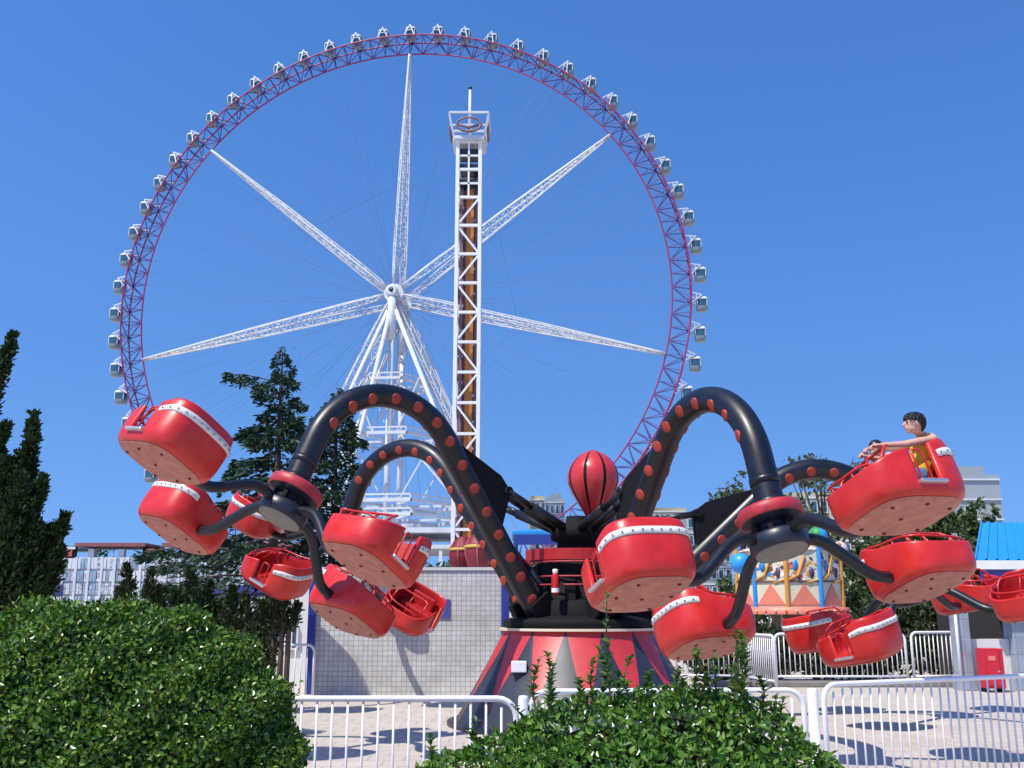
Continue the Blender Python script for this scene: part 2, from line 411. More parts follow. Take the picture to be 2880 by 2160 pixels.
# ---------------------------------------------------------------- drop tower in front of the wheel
def drop_tower():
    Y = 75.0
    pl = at(1280, 1000, Y); pr = at(1346, 1000, Y); cx = (pl[0] + pr[0]) / 2; w = (pr[0] - pl[0]) / 2
    top = at(1315, 395, Y)[2]
    T = thing('drop_tower', 'slender white lattice drop tower with ochre inner rails and a flared crown', 'drop tower', (cx, Y + w, 0))
    Cn = [np.array([cx + sx * w, Y + w + sy * w, 0]) for sx, sy in ((-1, -1), (1, -1), (1, 1), (-1, 1))]
    Z = np.array([0, 0, 1.0])
    for c in Cn:
        m = MB(); m.box(c + Z * top / 2, (.28, .32, top)); m.build('corner_post', M['white'], T)
    dz = 2.42; k = int(top / dz); m = MB()
    for i in range(k + 1):
        z = top - .15 - i * dz
        if z < 0: break
        for j in range(4): m.bar(Cn[j] + Z * z, Cn[(j + 1) % 4] + Z * z, .15)
        if i >= 2 and z - dz > 0:
            for j in range(4):
                a, b = (j, (j + 1) % 4) if i % 2 else ((j + 1) % 4, j)
                m.bar(Cn[a] + Z * z, Cn[b] + Z * (z - dz), .10)
        if i < 2:
            for j in range(4):
                mid = (Cn[j] + Cn[(j + 1) % 4]) / 2; m.bar(mid + Z * z, mid + Z * (z - dz), .1)
                m.bar(Cn[j] + Z * (z - dz / 2), Cn[(j + 1) % 4] + Z * (z - dz / 2), .1)
    m.build('bracing', M['white'], T)
    c0 = np.array([cx, Y + w, 0])
    m = MB(); m.box(c0 + Z * (top - 4) / 2 + np.array([.12, 0, 0]), (.62, .4, top - 4)); m.build('lift_rail', M['gold'], T)
    m = MB()
    for x, yy in ((-.55, .1), (-.30, .4), (.62, .3)): m.box(c0 + np.array([x, yy, (top - 3) / 2]), (.2, .3, top - 3))
    for i in range(34):
        m.box(c0 + np.array([0.05, .45, 1.0 + i * 1.05]), (1.5, .12, .2))
    for i in range(17):
        m.box(c0 + np.array([-.52 + .05 * (i % 3), .62, 1.4 + i * 2.1]), (.62, .06, 1.9)); m.box(c0 + np.array([.60 - .06 * (i % 2), .66, 2.4 + i * 2.1]), (.50, .06, 1.9))
    m.build('counterweight_guide', M['mauve'], T)
    for j in range(3): m = MB(); m.box(c0 + Z * (top - .9 - j * 1.35), (1.5, 1.5, .5)); m.build('winch_box', M['navy'], T)
    # flared crown with ring emblem and mast
    z0, z1 = top + .1, at(1310, 328, Y)[2]; m = MB()
    lo = [c0 + np.array([sx * 1.22, sy * 1.22, z0]) for sx, sy in ((-1, -1), (1, -1), (1, 1), (-1, 1))]
    hi = [c0 + np.array([sx * 1.62, sy * 1.62, z1]) for sx, sy in ((-1, -1), (1, -1), (1, 1), (-1, 1))]
    for j in range(4):
        n_ = (j + 1) % 4
        m.bar(lo[j], hi[j], .11); m.bar(hi[j], hi[n_], .12); m.bar(lo[j], lo[n_], .2)
        m.bar((lo[j] + hi[j]) / 2, (lo[n_] + hi[n_]) / 2, .09); m.bar((lo[j] + lo[n_]) / 2, (hi[j] + hi[n_]) / 2, .09)
    m.box(c0 + Z * (z0 - .1), (2.6, 2.6, .3))
    m.build('crown_frame', M['whiteold'], T)
    m = MB()
    for j, zc in ((0, .45), (1, .62), (3, .5)):
        n_ = (j + 1) % 4
        mid = (lo[j] + lo[n_]) / 2 * .5 + (hi[j] + hi[n_]) / 2 * .5
        ex = unit((hi[n_] - hi[j])); t = np.linspace(0, 2 * math.pi, 25)[:-1]; outw = unit(mid - np.array([cx, Y + w, mid[2]])) * .12
        m.tube([mid + outw + ex * 1.0 * math.cos(q) + Z * .62 * math.sin(q) for q in t], .10, 5, closed=True)
        m.tube([mid + outw - ex * .8, mid + outw - Z * .3, mid + outw + ex * .8], .12, 5)
    m.build('ring_emblem', M['mauve'], T)
    m = MB(); m.tube([c0 + Z * z0, c0 + Z * at(1313, 232, Y)[2]], [.16, .10], 8); m.build('mast', M['white'], T)
    m = MB(); m.sphere(c0 + Z * at(1313, 232, Y)[2], .18, 8, 6); m.build('mast_lamp', M['navy'], T)
drop_tower()
# ---------------------------------------------------------------- spider ride
RX, RY = 0.995, 15.335
A_R0, A_Z0, A_L, A_RHO, A_SIG, A_E = 0.6464, 1.3192, 3.1861, 1.1845, 2.1285, 1.1086
ARMS = [  # azimuth, elevation, extra hub tilt, gondola phase, sideways hub tilt
    (3.8308, 0.9600, 7, 16, 0), (5.0818, 0.8486, 4, 0, 1.7), (2.5543, 0.9445, 8, 16, 0), (6.3364, 0.7415, 4, 37, 0), (1.31, 0.74, 4, 60, 0)]
GYAW = 0.0
def arm_profile(nL=14, nA=26, nE=8, cut=0.5):
    s = [np.stack([np.linspace(0, A_L, nL), np.zeros(nL)], 1)]
    t = np.linspace(0, A_SIG, nA)[1:]
    s.append(np.stack([A_L + A_RHO * np.sin(t), -A_RHO * (1 - np.cos(t))], 1))
    d = np.array([math.cos(A_SIG), -math.sin(A_SIG)])
    s.append(s[-1][-1] + np.linspace(0, A_E - cut, nE)[1:, None] * d)
    return np.concatenate(s)
def arm_frame(az, th):
    o = np.array([RX, RY, 0.0]); rh = np.array([math.cos(az), math.sin(az), 0]); zh = np.array([0, 0, 1.0]); t = np.array([-math.sin(az), math.cos(az), 0])
    def f(q, lat=0.0):
        q = np.asarray(q, float); c, s = math.cos(th), math.sin(th)
        r = A_R0 + q[..., 0] * c - q[..., 1] * s; z = A_Z0 + q[..., 0] * s + q[..., 1] * c
        return o + r[..., None] * rh + z[..., None] * zh + lat * t
    return f, rh, t
def sm(x): x = np.clip(x, 0, 1); return x * x * (3 - 2 * x)

GA, GB, GP = 0.535, 0.47, 3.5                    # gondola half length, half width, plan squareness
def gplan(phi):
    c, s = np.cos(phi), np.sin(phi)
    return np.stack([GA * np.sign(c) * np.abs(c) ** (2 / GP), GB * np.sign(s) * np.abs(s) ** (2 / GP)], -1)
def gheight(x):
    t = x / GA
    return 0.455 + 0.125 * sm(-t * 1.2 + .12) - 0.14 * np.clip(t, 0, 1) ** 1.6
def gscale(z):
    return np.interp(z, [0, .02, .05, .10, .17, .30, .48, .58, .62], [.81, .88, .935, .97, .99, 1.0, .985, .945, .92])
OP0, OP1, OPZ = -0.15, 0.12, 0.10                # door opening on the outer side, near the back
_ph = lambda x: math.acos(math.copysign(abs(x / GA) ** (GP / 2), -x))
PH1 = _ph(OP0); PH2 = _ph(OP1)

def make_gondola(T):
    ph = np.linspace(0, 2 * np.pi, 89)[:-1]
    ph = np.concatenate([ph[(ph < PH1 - .02) | (ph > PH2 + .02)], np.linspace(PH1, PH2, 7), [PH1 - 1e-4, PH2 + 1e-4]])
    ph = np.sort(ph); xy = gplan(ph); H = gheight(xy[:, 0])
    inside = (ph >= PH1 - 1e-6) & (ph <= PH2 + 1e-6); H = np.where(inside, OPZ, H)
    rings = []
    for z in (0, .02, .05, .075, .095):
        rings.append(np.concatenate([xy * gscale(z), np.full((len(ph), 1), z)], 1))
    for t in (.12, .3, .55, .8, .95, 1.0):
        z = .095 + (H - .095) * t; rings.append(np.concatenate([xy * gscale(z)[:, None], z[:, None]], 1))
    inn = lambda z, k: np.concatenate([xy * (gscale(z) * k)[:, None], z[:, None]], 1)
    r = inn(H, .975); r[:, 2] += np.where(inside, 0.002, .012); rings.append(r)
    r = inn(H, .945); r[:, 2] += np.where(inside, 0.001, .008); rings.append(r)
    rings.append(inn(H - .012, .93))
    for t in (.75, .5, .25): rings.append(inn(np.maximum(.08, .08 + (H - .08) * t), .925))
    rings.append(inn(np.full(len(ph), .075), .90))
    m = MB(); m.loft(rings, 0, True, (True, True), mfun=lambda i, j: 1 if i >= 13 else 0)
    g = m.build('gondola', [M['red'], M['redin']], T, local=True)
    # hull plate with bolts
    m = MB(); q = np.linspace(0, 2 * np.pi, 49)[:-1]; pl = gplan(q)
    m.loft([np.concatenate([pl * k, np.full((48, 1), z)], 1) for k, z in ((.50, -.022), (.72, -.020), (.815, -.010), (.845, .004))], 0, True, (True, False))
    for bx, by in ((.32, .22), (.32, -.22), (-.32, .22), (-.32, -.22), (0, .30), (0, -.30), (.05, .0)):
        m.lathe([(.018, -.034), (.018, -.012)], 8, 1, (bx, by, 0), None, False, caps=(True, False))
    m.build('hull_plate', [M['pink'], M['bolt']], g, local=True)
    # white band round the back, studded with small dark lamps
    q = np.linspace(PH2 + .05, math.pi + 1.25, 44); pb = gplan(q); hb = gheight(pb[:, 0])
    z0 = hb * .70; z1 = hb * .83; zm = (z0 + z1) / 2
    mk = lambda z, k: np.concatenate([pb * (gscale(z) * k)[:, None], z[:, None]], 1)
    m = MB(); m.loft([mk(z0, 1.0), mk(z0, 1.014), mk(zm, 1.018), mk(z1, 1.014), mk(z1, 1.0)], 0, True, (False, False), closed=False)
    acc = np.concatenate([[0], np.cumsum(np.linalg.norm(np.diff(pb, axis=0), axis=1))])
    for s_ in np.arange(.05, acc[-1], .098):
        c = np.array([np.interp(s_, acc, pb[:, 0]), np.interp(s_, acc, pb[:, 1])]); z = float(np.interp(s_, acc, zm)); c3 = np.array([*(c * 1.017), z])
        nrm = unit(np.array([c[0] / GA ** 2 * abs(c[0] / GA) ** .9, c[1] / GB ** 2 * abs(c[1] / GB) ** .9, 0.0])); X = np.cross([0, 0, 1.0], nrm)
        m.lathe([(.011, 0), (.010, .006), (.002, .007)], 8, 1, c3, np.stack([X, [0, 0, 1.0], nrm], 1), caps=(False, True))
    m.build('white_band', [M['band'], M['dotgrey']], g, local=True)
    # door sill
    m = MB(); yo = GB * .985; m.box((-(OP0 + OP1) / 2, yo - .01, OPZ + .012), (OP1 - OP0 + .02, .10, .03)); m.build('door_sill', M['silver'], g, local=True, bevel=.006)
    # upright bars in the doorway
    xd = -(OP0 + OP1) / 2; m = MB(); m.tube([(xd - .06, GB * .90, OPZ + .02), (xd - .06, GB * .90, .42), (xd - .045, GB * .90, .445), (xd + .045, GB * .90, .445), (xd + .06, GB * .90, .42), (xd + .06, GB * .90, OPZ + .02)], .010, 7)
    m.build('door_bar', M['red'], g, local=True)
    # seat
    m = MB(); m.box((-.30, -.02, .17), (.28, .62, .19)); m.box((-.41, -.02, .34), (.07, .46, .30)); m.build('seat', M['redin'], g, local=True, bevel=.03)
    # tubular grab rail over the front rim
    q = np.linspace(-1.9, .55, 40)
    pr = gplan(q) * .90; hr = gheight(pr[:, 0]); lift = .075 * np.sin(np.linspace(0, math.pi, 40)) ** .5
    path = np.concatenate([pr, (hr + lift)[:, None]], 1); m = MB(); m.tube(path, .013, 7)
    for i in (8, 15, 24, 31): m.tube([path[i] - np.array([0, 0, .11]), path[i]], .010, 6)
    m.build('grab_rail', M['red'], g, local=True)
    # lap bar hoop
    m = MB(); m.tube([(.36, -.30, .34), (.26, -.30, .50), (.18, -.28, .565), (.16, -.2, .575), (.16, .2, .575), (.18, .28, .565), (.26, .30, .50), (.36, .30, .34)], .014, 7)
    m.tube([(.36, 0, .30), (.22, 0, .50), (.16, 0, .575)], .012, 7)
    m.build('lap_bar', M['red'], g, local=True)
    return g

GOND = {}
def spider_ride():
    T = thing('spider_ride', 'black spider ride with five arched red-spotted arms and tilting red gondolas round a striped base', 'fairground ride', (RX, RY, 0))
    O = np.array([RX, RY, 0.0])
    # base cone: 14 red wedges pointing down between dark ones
    m = MB(); nw = 14; zt, zb, rt, rb = 1.33, 0.0, 1.12, 1.86
    def cp(a, v): r = rt + (rb - rt) * v ** 1.08; return O + np.array([r * math.cos(a), r * math.sin(a), zt + (zb - zt) * v])
    rings = []; hw = math.pi / nw
    for v in np.linspace(0, 1, 12):
        w = hw * max(.03, .95 - 1.30 * v); rings.append([cp(-math.pi / 2 + k * 2 * hw + a, v) for k in range(nw) for a in (-hw, -w, 0.0, w)])
    m.loft(rings[::-1], 0, True, (False, False), mfun=lambda i, j: 0 if j % 4 in (1, 2) else 1)
    m.build('base_cone', [mat('cone_red', (0.52, 0.035, 0.04), 0.38, var=0.16, vscale=4, coat=.2), mat('cone_slate', (0.026, 0.032, 0.046), 0.42, var=0.25, vscale=4, coat=.1)], T)
    m = MB(); m.lathe([(1.10, zt), (1.19, zt), (1.19, zt + .035), (1.10, zt + .035)], 56, 0, O, None, False); m.build('cream_ring', M['cream'], T)
    m = MB(); m.lathe([(1.02, zt + .03), (1.13, zt + .05), (1.13, zt + .15), (1.02, zt + .18), (.5, zt + .26), (.02, zt + .27)], 48, 0, O, None, True); m.build('turntable', M['blackm'], T)
    bp = MB(); bp.lathe([(1.9, 0), (1.95, .0), (1.95, .05), (1.86, .07)], 56, 0, O, None, False); bp.build('base_plinth', M['navy'], T)
    # white box mounted on the cone; navy block below stands in for its shadow
    jb = O + np.array([-.90, -1.10, .86]); m = MB(); m.box(jb, (.21, .16, .15), 0); m.box(jb + np.array([0, .02, -.14]), (.12, .10, .13), 1); m.build('control_box', [M['white'], M['navy']], T, bevel=.012)
    # centre machinery: column, spider frame, red ring guard, rails
    m = MB(); m.lathe([(.80, zt + .2), (.78, zt + .42), (.66, zt + .46), (.64, 2.28), (.60, 2.33), (.34, 2.36), (.30, 2.62), (.40, 2.66), (.42, 2.86), (.18, 2.92), (.16, 3.02)], 28, 0, O, None, True); m.build('centre_column', M['blackm'], T)
    m = MB()
    for i in range(10):
        a = i * 2 * math.pi / 10 + .1; m.box(O + np.array([.70 * math.cos(a), .70 * math.sin(a), 1.85]), (.10, .16, .42), 0, np.array(Matrix.Rotation(a, 3, 'Z')))
        m.box(O + np.array([.62 * math.cos(a + .3), .62 * math.sin(a + .3), 2.15]), (.12, .1, .24), 0, np.array(Matrix.Rotation(a, 3, 'Z')))
    m.build('machinery', M['blackm'], T, bevel=.01)
    m = MB(); m.lathe([(.74, 2.34), (.79, 2.34), (.79, 2.50), (.74, 2.50)], 40, 0, O, None, False)
    for i in range(8):
        a = i * math.pi / 4 + .2; m.bar(O + np.array([.30 * math.cos(a), .30 * math.sin(a), 2.42]), O + np.array([.71 * math.cos(a), .71 * math.sin(a), 2.42]), .02)
    m.build('ring_guard', M['redin'], T)
    for z in (1.98, 2.10, 2.31):
        m = MB(); t = np.linspace(0, 2 * math.pi, 41)[:-1]; m.tube([O + np.array([.80 * math.cos(q), .80 * math.sin(q), z]) for q in t], .013, 6, closed=True)
        m.build('guard_rail', M['hubred'], T)
    e0 = at(1562, 1640, RY - .85); m = MB(); m.lathe([(.035, -.16), (.055, -.14), (.055, .10), (.035, .14), (.02, .17)], 14, 0, e0, None, True, caps=(True, True)); m.lathe([(.057, -.13), (.057, -.07)], 14, 1, e0); m.lathe([(.036, .12), (.04, .19), (.015, .20)], 14, 1, e0, caps=(True, True)); m.build('extinguisher', [M['red'], M['white']], T)
    # balloon ornament: black-striped red gores
    bc = at(1668, 1345, RY); zt_, zb_ = at(1668, 1265, RY)[2], at(1668, 1468, RY)[2]; r0 = .40
    prof = [(t, r0 * f_) for t, f_ in ((0, .02), (.012, .16), (.04, .36), (.09, .56), (.16, .76), (.26, .93), (.37, 1.0), (.48, .97), (.60, .84), (.72, .65), (.83, .46), (.92, .31), (1, .24))]
    tt = np.linspace(0, 1, 30); rr = np.interp(tt, [p[0] for p in prof], [p[1] for p in prof]); rr[1:-1] = (rr[:-2] + 2 * rr[1:-1] + rr[2:]) / 4
    m = MB(); n_ = 96; off = 7
    m.lathe([(max(.01, r_), zt_ + (zb_ - zt_) * t_) for t_, r_ in zip(tt, rr)], n_, 0, np.array([bc[0], bc[1], 0]), None, True, mfun=lambda i, j: 1 if ((j + off) % 12) < 2 else 0)
    m.build('balloon_ornament', [M['ballred'], M['blackm']], T)
    m = MB(); m.lathe([(.10, zb_ + .03), (.14, zb_), (.24, zb_ - .04), (.24, zb_ - .12), (.12, zb_ - .16), (.12, 2.7)], 20, 0, np.array([bc[0], bc[1], 0])); m.build('ornament_mount', M['blackm'], T)
    ctr = O + np.array([0, 0, 2.80])
    gproto = None
    for ai, (az, th, ex, gph, lat_) in enumerate(ARMS):
        f, rh, t = arm_frame(az, th); q = arm_profile(); path = f(q)
        m = MB(); m.tube(path, .158, 20)
        # side keel strips along the straight leg
        ns = len(q); m.tube(path[-5:-3], .168, 20); m.tube(path[-2:], .175, 20)
        arm = m.build('arm', M['black'], T)
        # foot bracket
        fb = MB()
        for lt in (.21, -.21): fb.loft([f(np.array([[-.25, -.22], [.55, -.18], [.55, .20], [-.15, .28]]), lt + d) for d in (-.02, .02)], 0, False)
        fb.tube([f(np.array([[0., 0.]]), .26)[0], f(np.array([[0., 0.]]), -.26)[0]], .09, 12)
        fb.build('foot_bracket', M['blackm'], arm)
        # gusset plate on the back of the leg, where the lifting strut pushes
        m = MB(); gp = np.array([[A_L * .54, .12], [A_L * .96, .12], [A_L * .73, .50], [A_L * .64, .53]])
        m.loft([f(gp, d) for d in (-.10, .10)], 0, False); m.tube(f(np.array([[A_L * .65, .48]]), .14).tolist() + f(np.array([[A_L * .65, .48]]), -.14).tolist(), .07, 12)
        m.build('gusset_plate', M['blackm'], arm, bevel=.01)
        a_ = f(np.array([[A_L * .65, .48]]))[0]; c_ = ctr + rh * .30
        for lt in (.10, -.10):
            m = MB(); p0 = c_ + t * lt; p1 = a_ + t * lt; m.tube([p0, p0 + (p1 - p0) * .62], .068, 12); m.tube([p0 + (p1 - p0) * .62, p1], .046, 10)
            m.build('lifting_strut', M['black'], arm)
        for lt in (0,):
            m = MB(); p0 = O + rh * .5 + np.array([0, 0, 1.75]); p1 = f(np.array([[A_L * .42, .16]]))[0]; m.tube([p0, p0 + (p1 - p0) * .6], .06, 10); m.tube([p0 + (p1 - p0) * .6, p1], .035, 8)
            m.build('ram', M['navy'], arm)
        # coloured spots on both flanks
        full = arm_profile(60, 60, 20); acc = np.concatenate([[0], np.cumsum(np.linalg.norm(np.diff(full, axis=0), axis=1))])
        tan = np.gradient(full, axis=0); tan /= np.linalg.norm(tan, axis=1)[:, None]
        for s_ in np.arange(.55, acc[-1] - .62, .372):
            i = int(np.searchsorted(acc, s_)); tg = tan[i]; nr = np.array([-tg[1], tg[0]])  # nr: outer side of the bend
            c, s = math.cos(th), math.sin(th)
            to3 = lambda v: (v[0] * c - v[1] * s) * rh + np.array([0, 0, v[0] * s + v[1] * c])
            for sd in (1, -1):
                nrm = unit(t * sd * math.cos(R(21)) - to3(nr) * math.sin(R(21))); X = to3(tg); Y_ = np.cross(nrm, X)
                m = MB(); m.lathe([(.073, -.01), (.073, .009), (.066, .012), (.004, .013)], 16, 0, f(full[i:i + 1])[0] + nrm * .150, np.stack([X, Y_, nrm], 1), True, caps=(False, True))
                m.build('round_spot', M['spot'], arm)
        # hub
        fullp = f(arm_profile(cut=0.0)); tip = fullp[-1]; ax = unit(fullp[-1] - fullp[-2]); o = np.cross(t, -ax)
        if o @ rh < 0: o = -o
        c, s = math.cos(R(ex)), math.sin(R(ex)); ax2 = ax * c + o * s; o2 = o * c - ax * s; cl, sl = math.cos(R(lat_)), math.sin(R(lat_)); ax2, t = ax2 * cl + t * sl, t * cl - ax2 * sl; up = -ax2
        HM = np.stack([o2, t, up], 1)
        if np.linalg.det(HM) < 0: HM = np.stack([o2, -t, up], 1)
        m = MB(); m.lathe([(.285, 0), (.31, .02), (.315, .16), (.29, .19), (.20, .20), (.19, .30), (.20, .36)], 32, 0, tip, HM)
        hub = m.build('arm_hub', M['navy'], T)
        m = MB(); m.lathe([(.01, -.012), (.25, -.010), (.28, .004)], 32, 0, tip, HM, caps=(True, False)); m.build('hub_plate', M['beige'], hub)
        m = MB(); m.lathe([(.19, .29), (.30, .335), (.335, .35)], 36, 1, tip, HM); m.lathe([(.335, .35), (.352, .365), (.355, .46), (.34, .485), (.30, .49), (.18, .50)], 36, 0, tip, HM); m.build('hub_cap', [M['hubred'], M['navy']], hub)
        for i in range(8):
            a = i * math.pi / 4; m = MB(); m.box(tip + HM @ np.array([.23 * math.cos(a), .23 * math.sin(a), .25]), (.05, .05, .10), 0, HM @ np.array(Matrix.Rotation(a, 3, 'Z'))); m.build('motor_block', M['blackm'], hub)
        for j in range(4):
            phi = R(gph + 90 * j); d = math.cos(phi) * o2 + math.sin(phi) * t
            pth = [(.20, .14), (.36, .155), (.50, .145), (.62, .09), (.74, 0.0), (.88, -.12), (1.0, -.22), (1.10, -.275), (1.20, -.295), (1.36, -.30)]
            cr = np.array(pth); k = np.linspace(0, len(cr) - 1, 28); cr = np.stack([np.interp(k, range(len(pth)), cr[:, 0]), np.interp(k, range(len(pth)), cr[:, 1])], 1)
            for _ in range(2): cr[1:-1] = (cr[:-2] + 2 * cr[1:-1] + cr[2:]) / 4
            m = MB(); m.tube([tip + d * r_ + up * z_ for r_, z_ in cr], .066, 8, square=True); m.build('gondola_arm', M['black'], hub)
            pos = tip + d * 1.76 + up * (-.43)
            y = d; x = np.cross(y, up); cy, sy = math.cos(R(GYAW)), math.sin(R(GYAW)); x, y = x * cy + y * sy, y * cy - x * sy
            if gproto is None: gproto = make_gondola(T); go = gproto
            else: go = copy_tree(gproto, T)
            Mx = Matrix(((x[0], y[0], up[0], pos[0] - RX), (x[1], y[1], up[1], pos[1] - RY), (x[2], y[2], up[2], pos[2]), (0, 0, 0, 1)))
            go.matrix_local = Mx
            GOND[(ai, j)] = (pos, x, y, up)
spider_ride()

# ---------------------------------------------------------------- boy riding in the raised gondola on the right
def remeshed(mb, name, m, parent, voxel, smooth=6):
    o = mb.build(name, m, parent)
    r = o.modifiers.new('remesh', 'REMESH'); r.mode = 'VOXEL'; r.voxel_size = voxel; r.use_smooth_shade = True
    s = o.modifiers.new('smooth', 'SMOOTH'); s.iterations = smooth; s.factor = 0.5
    return o
def rider():
    pos, gx, gy, gu = GOND[(1, 0)]
    Y0 = pos[1] - .02
    P = lambda px, py, dy=0.0: at(px, py, Y0 + dy)
    hip = P(2592, 1338); T = thing('person', 'boy in yellow shirt sitting in the highest right-hand gondola, arms stretched forward to the bar', 'person', hip)
    F = unit(P(2400, 1262) - P(2568, 1250)); F[2] = 0; F = unit(F); Z = np.array([0, 0, 1.0]); Lf = np.cross(Z, F)   # person's left, towards the camera
    if Lf[1] > 0: Lf = -Lf
    head = P(2570, 1190); sc = 1
    m = MB()
    cap = lambda a, b, ra, rb, n=12: (m.tube([a, b], [ra, rb], n), m.sphere(a, ra, n, 8), m.sphere(b, rb, n, 8))
    HM = np.stack([F, Lf, Z], 1)
    m.sphere(head + Z * 0.0104 - F * 0.0070, (0.0853, 0.0696, 0.0870), 18, 12, M=HM); m.sphere(head + F * 0.0191 - Z * 0.0435, (0.0574, 0.0522, 0.0539), 14, 9, M=HM)
    m.sphere(head + F * 0.0505 - Z * 0.0766, (0.0226, 0.0261, 0.0191), 10, 7, M=HM)                    # chin
    m.tube([head + F * 0.0766 + Z * 0.0104, head + F * 0.0974 - Z * 0.0226, head + F * 0.0748 - Z * 0.0313], [0.0104, 0.0148, 0.0104], 8)   # nose
    m.tube([head + F * 0.0766 - Z * 0.0487 + Lf * 0.0157, head + F * 0.0809 - Z * 0.0505, head + F * 0.0766 - Z * 0.0487 - Lf * 0.0157], 0.0087, 6)
    for s_ in (1, -1): m.sphere(head + Lf * s_ * 0.0696 - F * 0.0052 - Z * 0.0070, (0.0191, 0.0104, 0.0296), 10, 7, M=HM)    # ears
    sh = P(2606, 1238, .13); nb = sh + F * .02 + Z * .03
    cap(nb, head - Z * .06 - F * .015, .045, .043)
    chest = P(2597, 1262, .13); belly = P(2594, 1306, .13)
    m.tube([sh + Z * .01, chest, belly, hip + Lf * -.0 + np.array([0, .13, 0])], [.085, .105, .10, .11], 16); m.sphere(chest, (.085, .125, .12), 14, 10, M=HM)
    shl = sh + Lf * .135 - Z * .01; shr = sh - Lf * .135 - Z * .01
    cap(shl, shr, .045, .045)
    # arms reaching for the lap bar
    hands = []
    for s_, wr in ((1, P(2480, 1252, -.02)), (-1, P(2462, 1262, .24))):
        sp = shl if s_ > 0 else shr; el = sp * .46 + wr * .54 - Z * .018 + Lf * s_ * .012
        cap(sp, el, .041, .033); cap(el, wr, .032, .023)
        hd = unit(wr - el); palm = wr + hd * .045; m.sphere(palm, (.046, .034, .020), 10, 8, M=np.stack([hd, unit(np.cross(Z, hd)), np.cross(hd, unit(np.cross(Z, hd)))], 1))
        side = unit(np.cross(Z, hd))
        for i, ln in enumerate((.040, .046, .043, .034)):
            b = palm + hd * .036 + side * (i - 1.5) * .0175
            m.tube([b, b + hd * ln * .5 - Z * .006, b + hd * ln * .75 - Z * .028, b + hd * ln * .35 - Z * .046], [.0095, .0095, .009, .008], 7)
        b = palm - hd * .01 - side * s_ * .03; m.tube([b, b + hd * .02 - side * s_ * .018 - Z * .012, b + hd * .038 - side * s_ * .008 - Z * .03], [.012, .0105, .009], 7)
    for s_ in (1, -1):
        h_ = hip + np.array([0, .13, 0]) + Lf * s_ * .075; kn = h_ + F * .30 + Z * .015; ft = kn - Z * .19 + F * .02
        cap(h_, kn, .075, .055); cap(kn, ft, .052, .038); cap(ft, ft + F * .09 - Z * .01, .036, .03)
    body = remeshed(m, 'body', M['skin'], T, .0075, 5)
    # hair: cap with fringe and nape
    m = MB(); hs = .87
    a = np.linspace(0, 2 * np.pi, 41)[:-1]; rings = []
    low = (.012 + .040 * np.cos(a) - .058 * np.clip(-np.cos(a) - .05, 0, 1) ** .8)   # fringe high at the front, low at the nape
    for t in np.linspace(0, 1, 12):
        z = low * (1 - t) + .113 * t; k = np.sqrt(np.clip(1 - ((z - .012) / .114) ** 2, 0.0004, 1))
        rr = np.stack([.108 * k * np.cos(a) - .010, .090 * k * np.sin(a), z], 1) * hs; rings.append(head + rr @ HM.T)
    m.loft(rings, 0, True, (True, True))
    rng = np.random.default_rng(5)
    for i in range(420):
        aa = rng.uniform(0, 2 * np.pi); t = rng.uniform(.0, .95); lo = float(np.interp(aa, a, low)); z = lo * (1 - t) + .112 * t; k = math.sqrt(max(.004, 1 - ((z - .012) / .114) ** 2))
        nrm = np.array([k * math.cos(aa), k * math.sin(aa), (z - .012) / .114]); p0 = head + HM @ (np.array([.108 * k * math.cos(aa) - .010, .090 * k * math.sin(aa), z]) * hs)
        d = np.array([.35, .1, -.8]) ; d = d - nrm * (d @ nrm) * .85; d = HM @ unit(d + rng.normal(0, .12, 3)); up_ = HM @ nrm
        m.tube([p0 - up_ * .003, p0 + d * .014 + up_ * .003, p0 + d * .028 - up_ * .001], [.0055, .0045, .001], 4)
    m.build('hair', M['hair'], T)
    for s_ in (1, -1):
        m = MB(); m.sphere(head + F * .0725 + Lf * s_ * .028 + Z * .004, (.008, .011, .006), 8, 6, M=HM); m.build('eye', M['eye'], T)
    # sleeveless shirt and jeans
    m = MB(); m.tube([sh - Z * .005, chest, belly, hip + np.array([0, .13, 0]) + Z * .02], [.096, .118, .113, .122], 18); m.sphere(chest, (.098, .140, .13), 14, 10, M=HM)
    m.tube([sh + Lf * .09, sh - Lf * .09], .056, 12)
    remeshed(m, 'shirt', M['yellow'], T, .010, 4)
    m = MB()
    for s_ in (1, -1):
        h_ = hip + np.array([0, .13, 0]) + Lf * s_ * .075; kn = h_ + F * .31 + Z * .015; m.tube([h_ - F * .05, h_, kn], [.085, .086, .066], 12); m.sphere(kn, .066, 12, 8); m.tube([kn, kn - Z * .17 + F * .02], [.064, .055], 12)
    remeshed(m, 'jeans', M['jeans'], T, .011, 4)
rider()
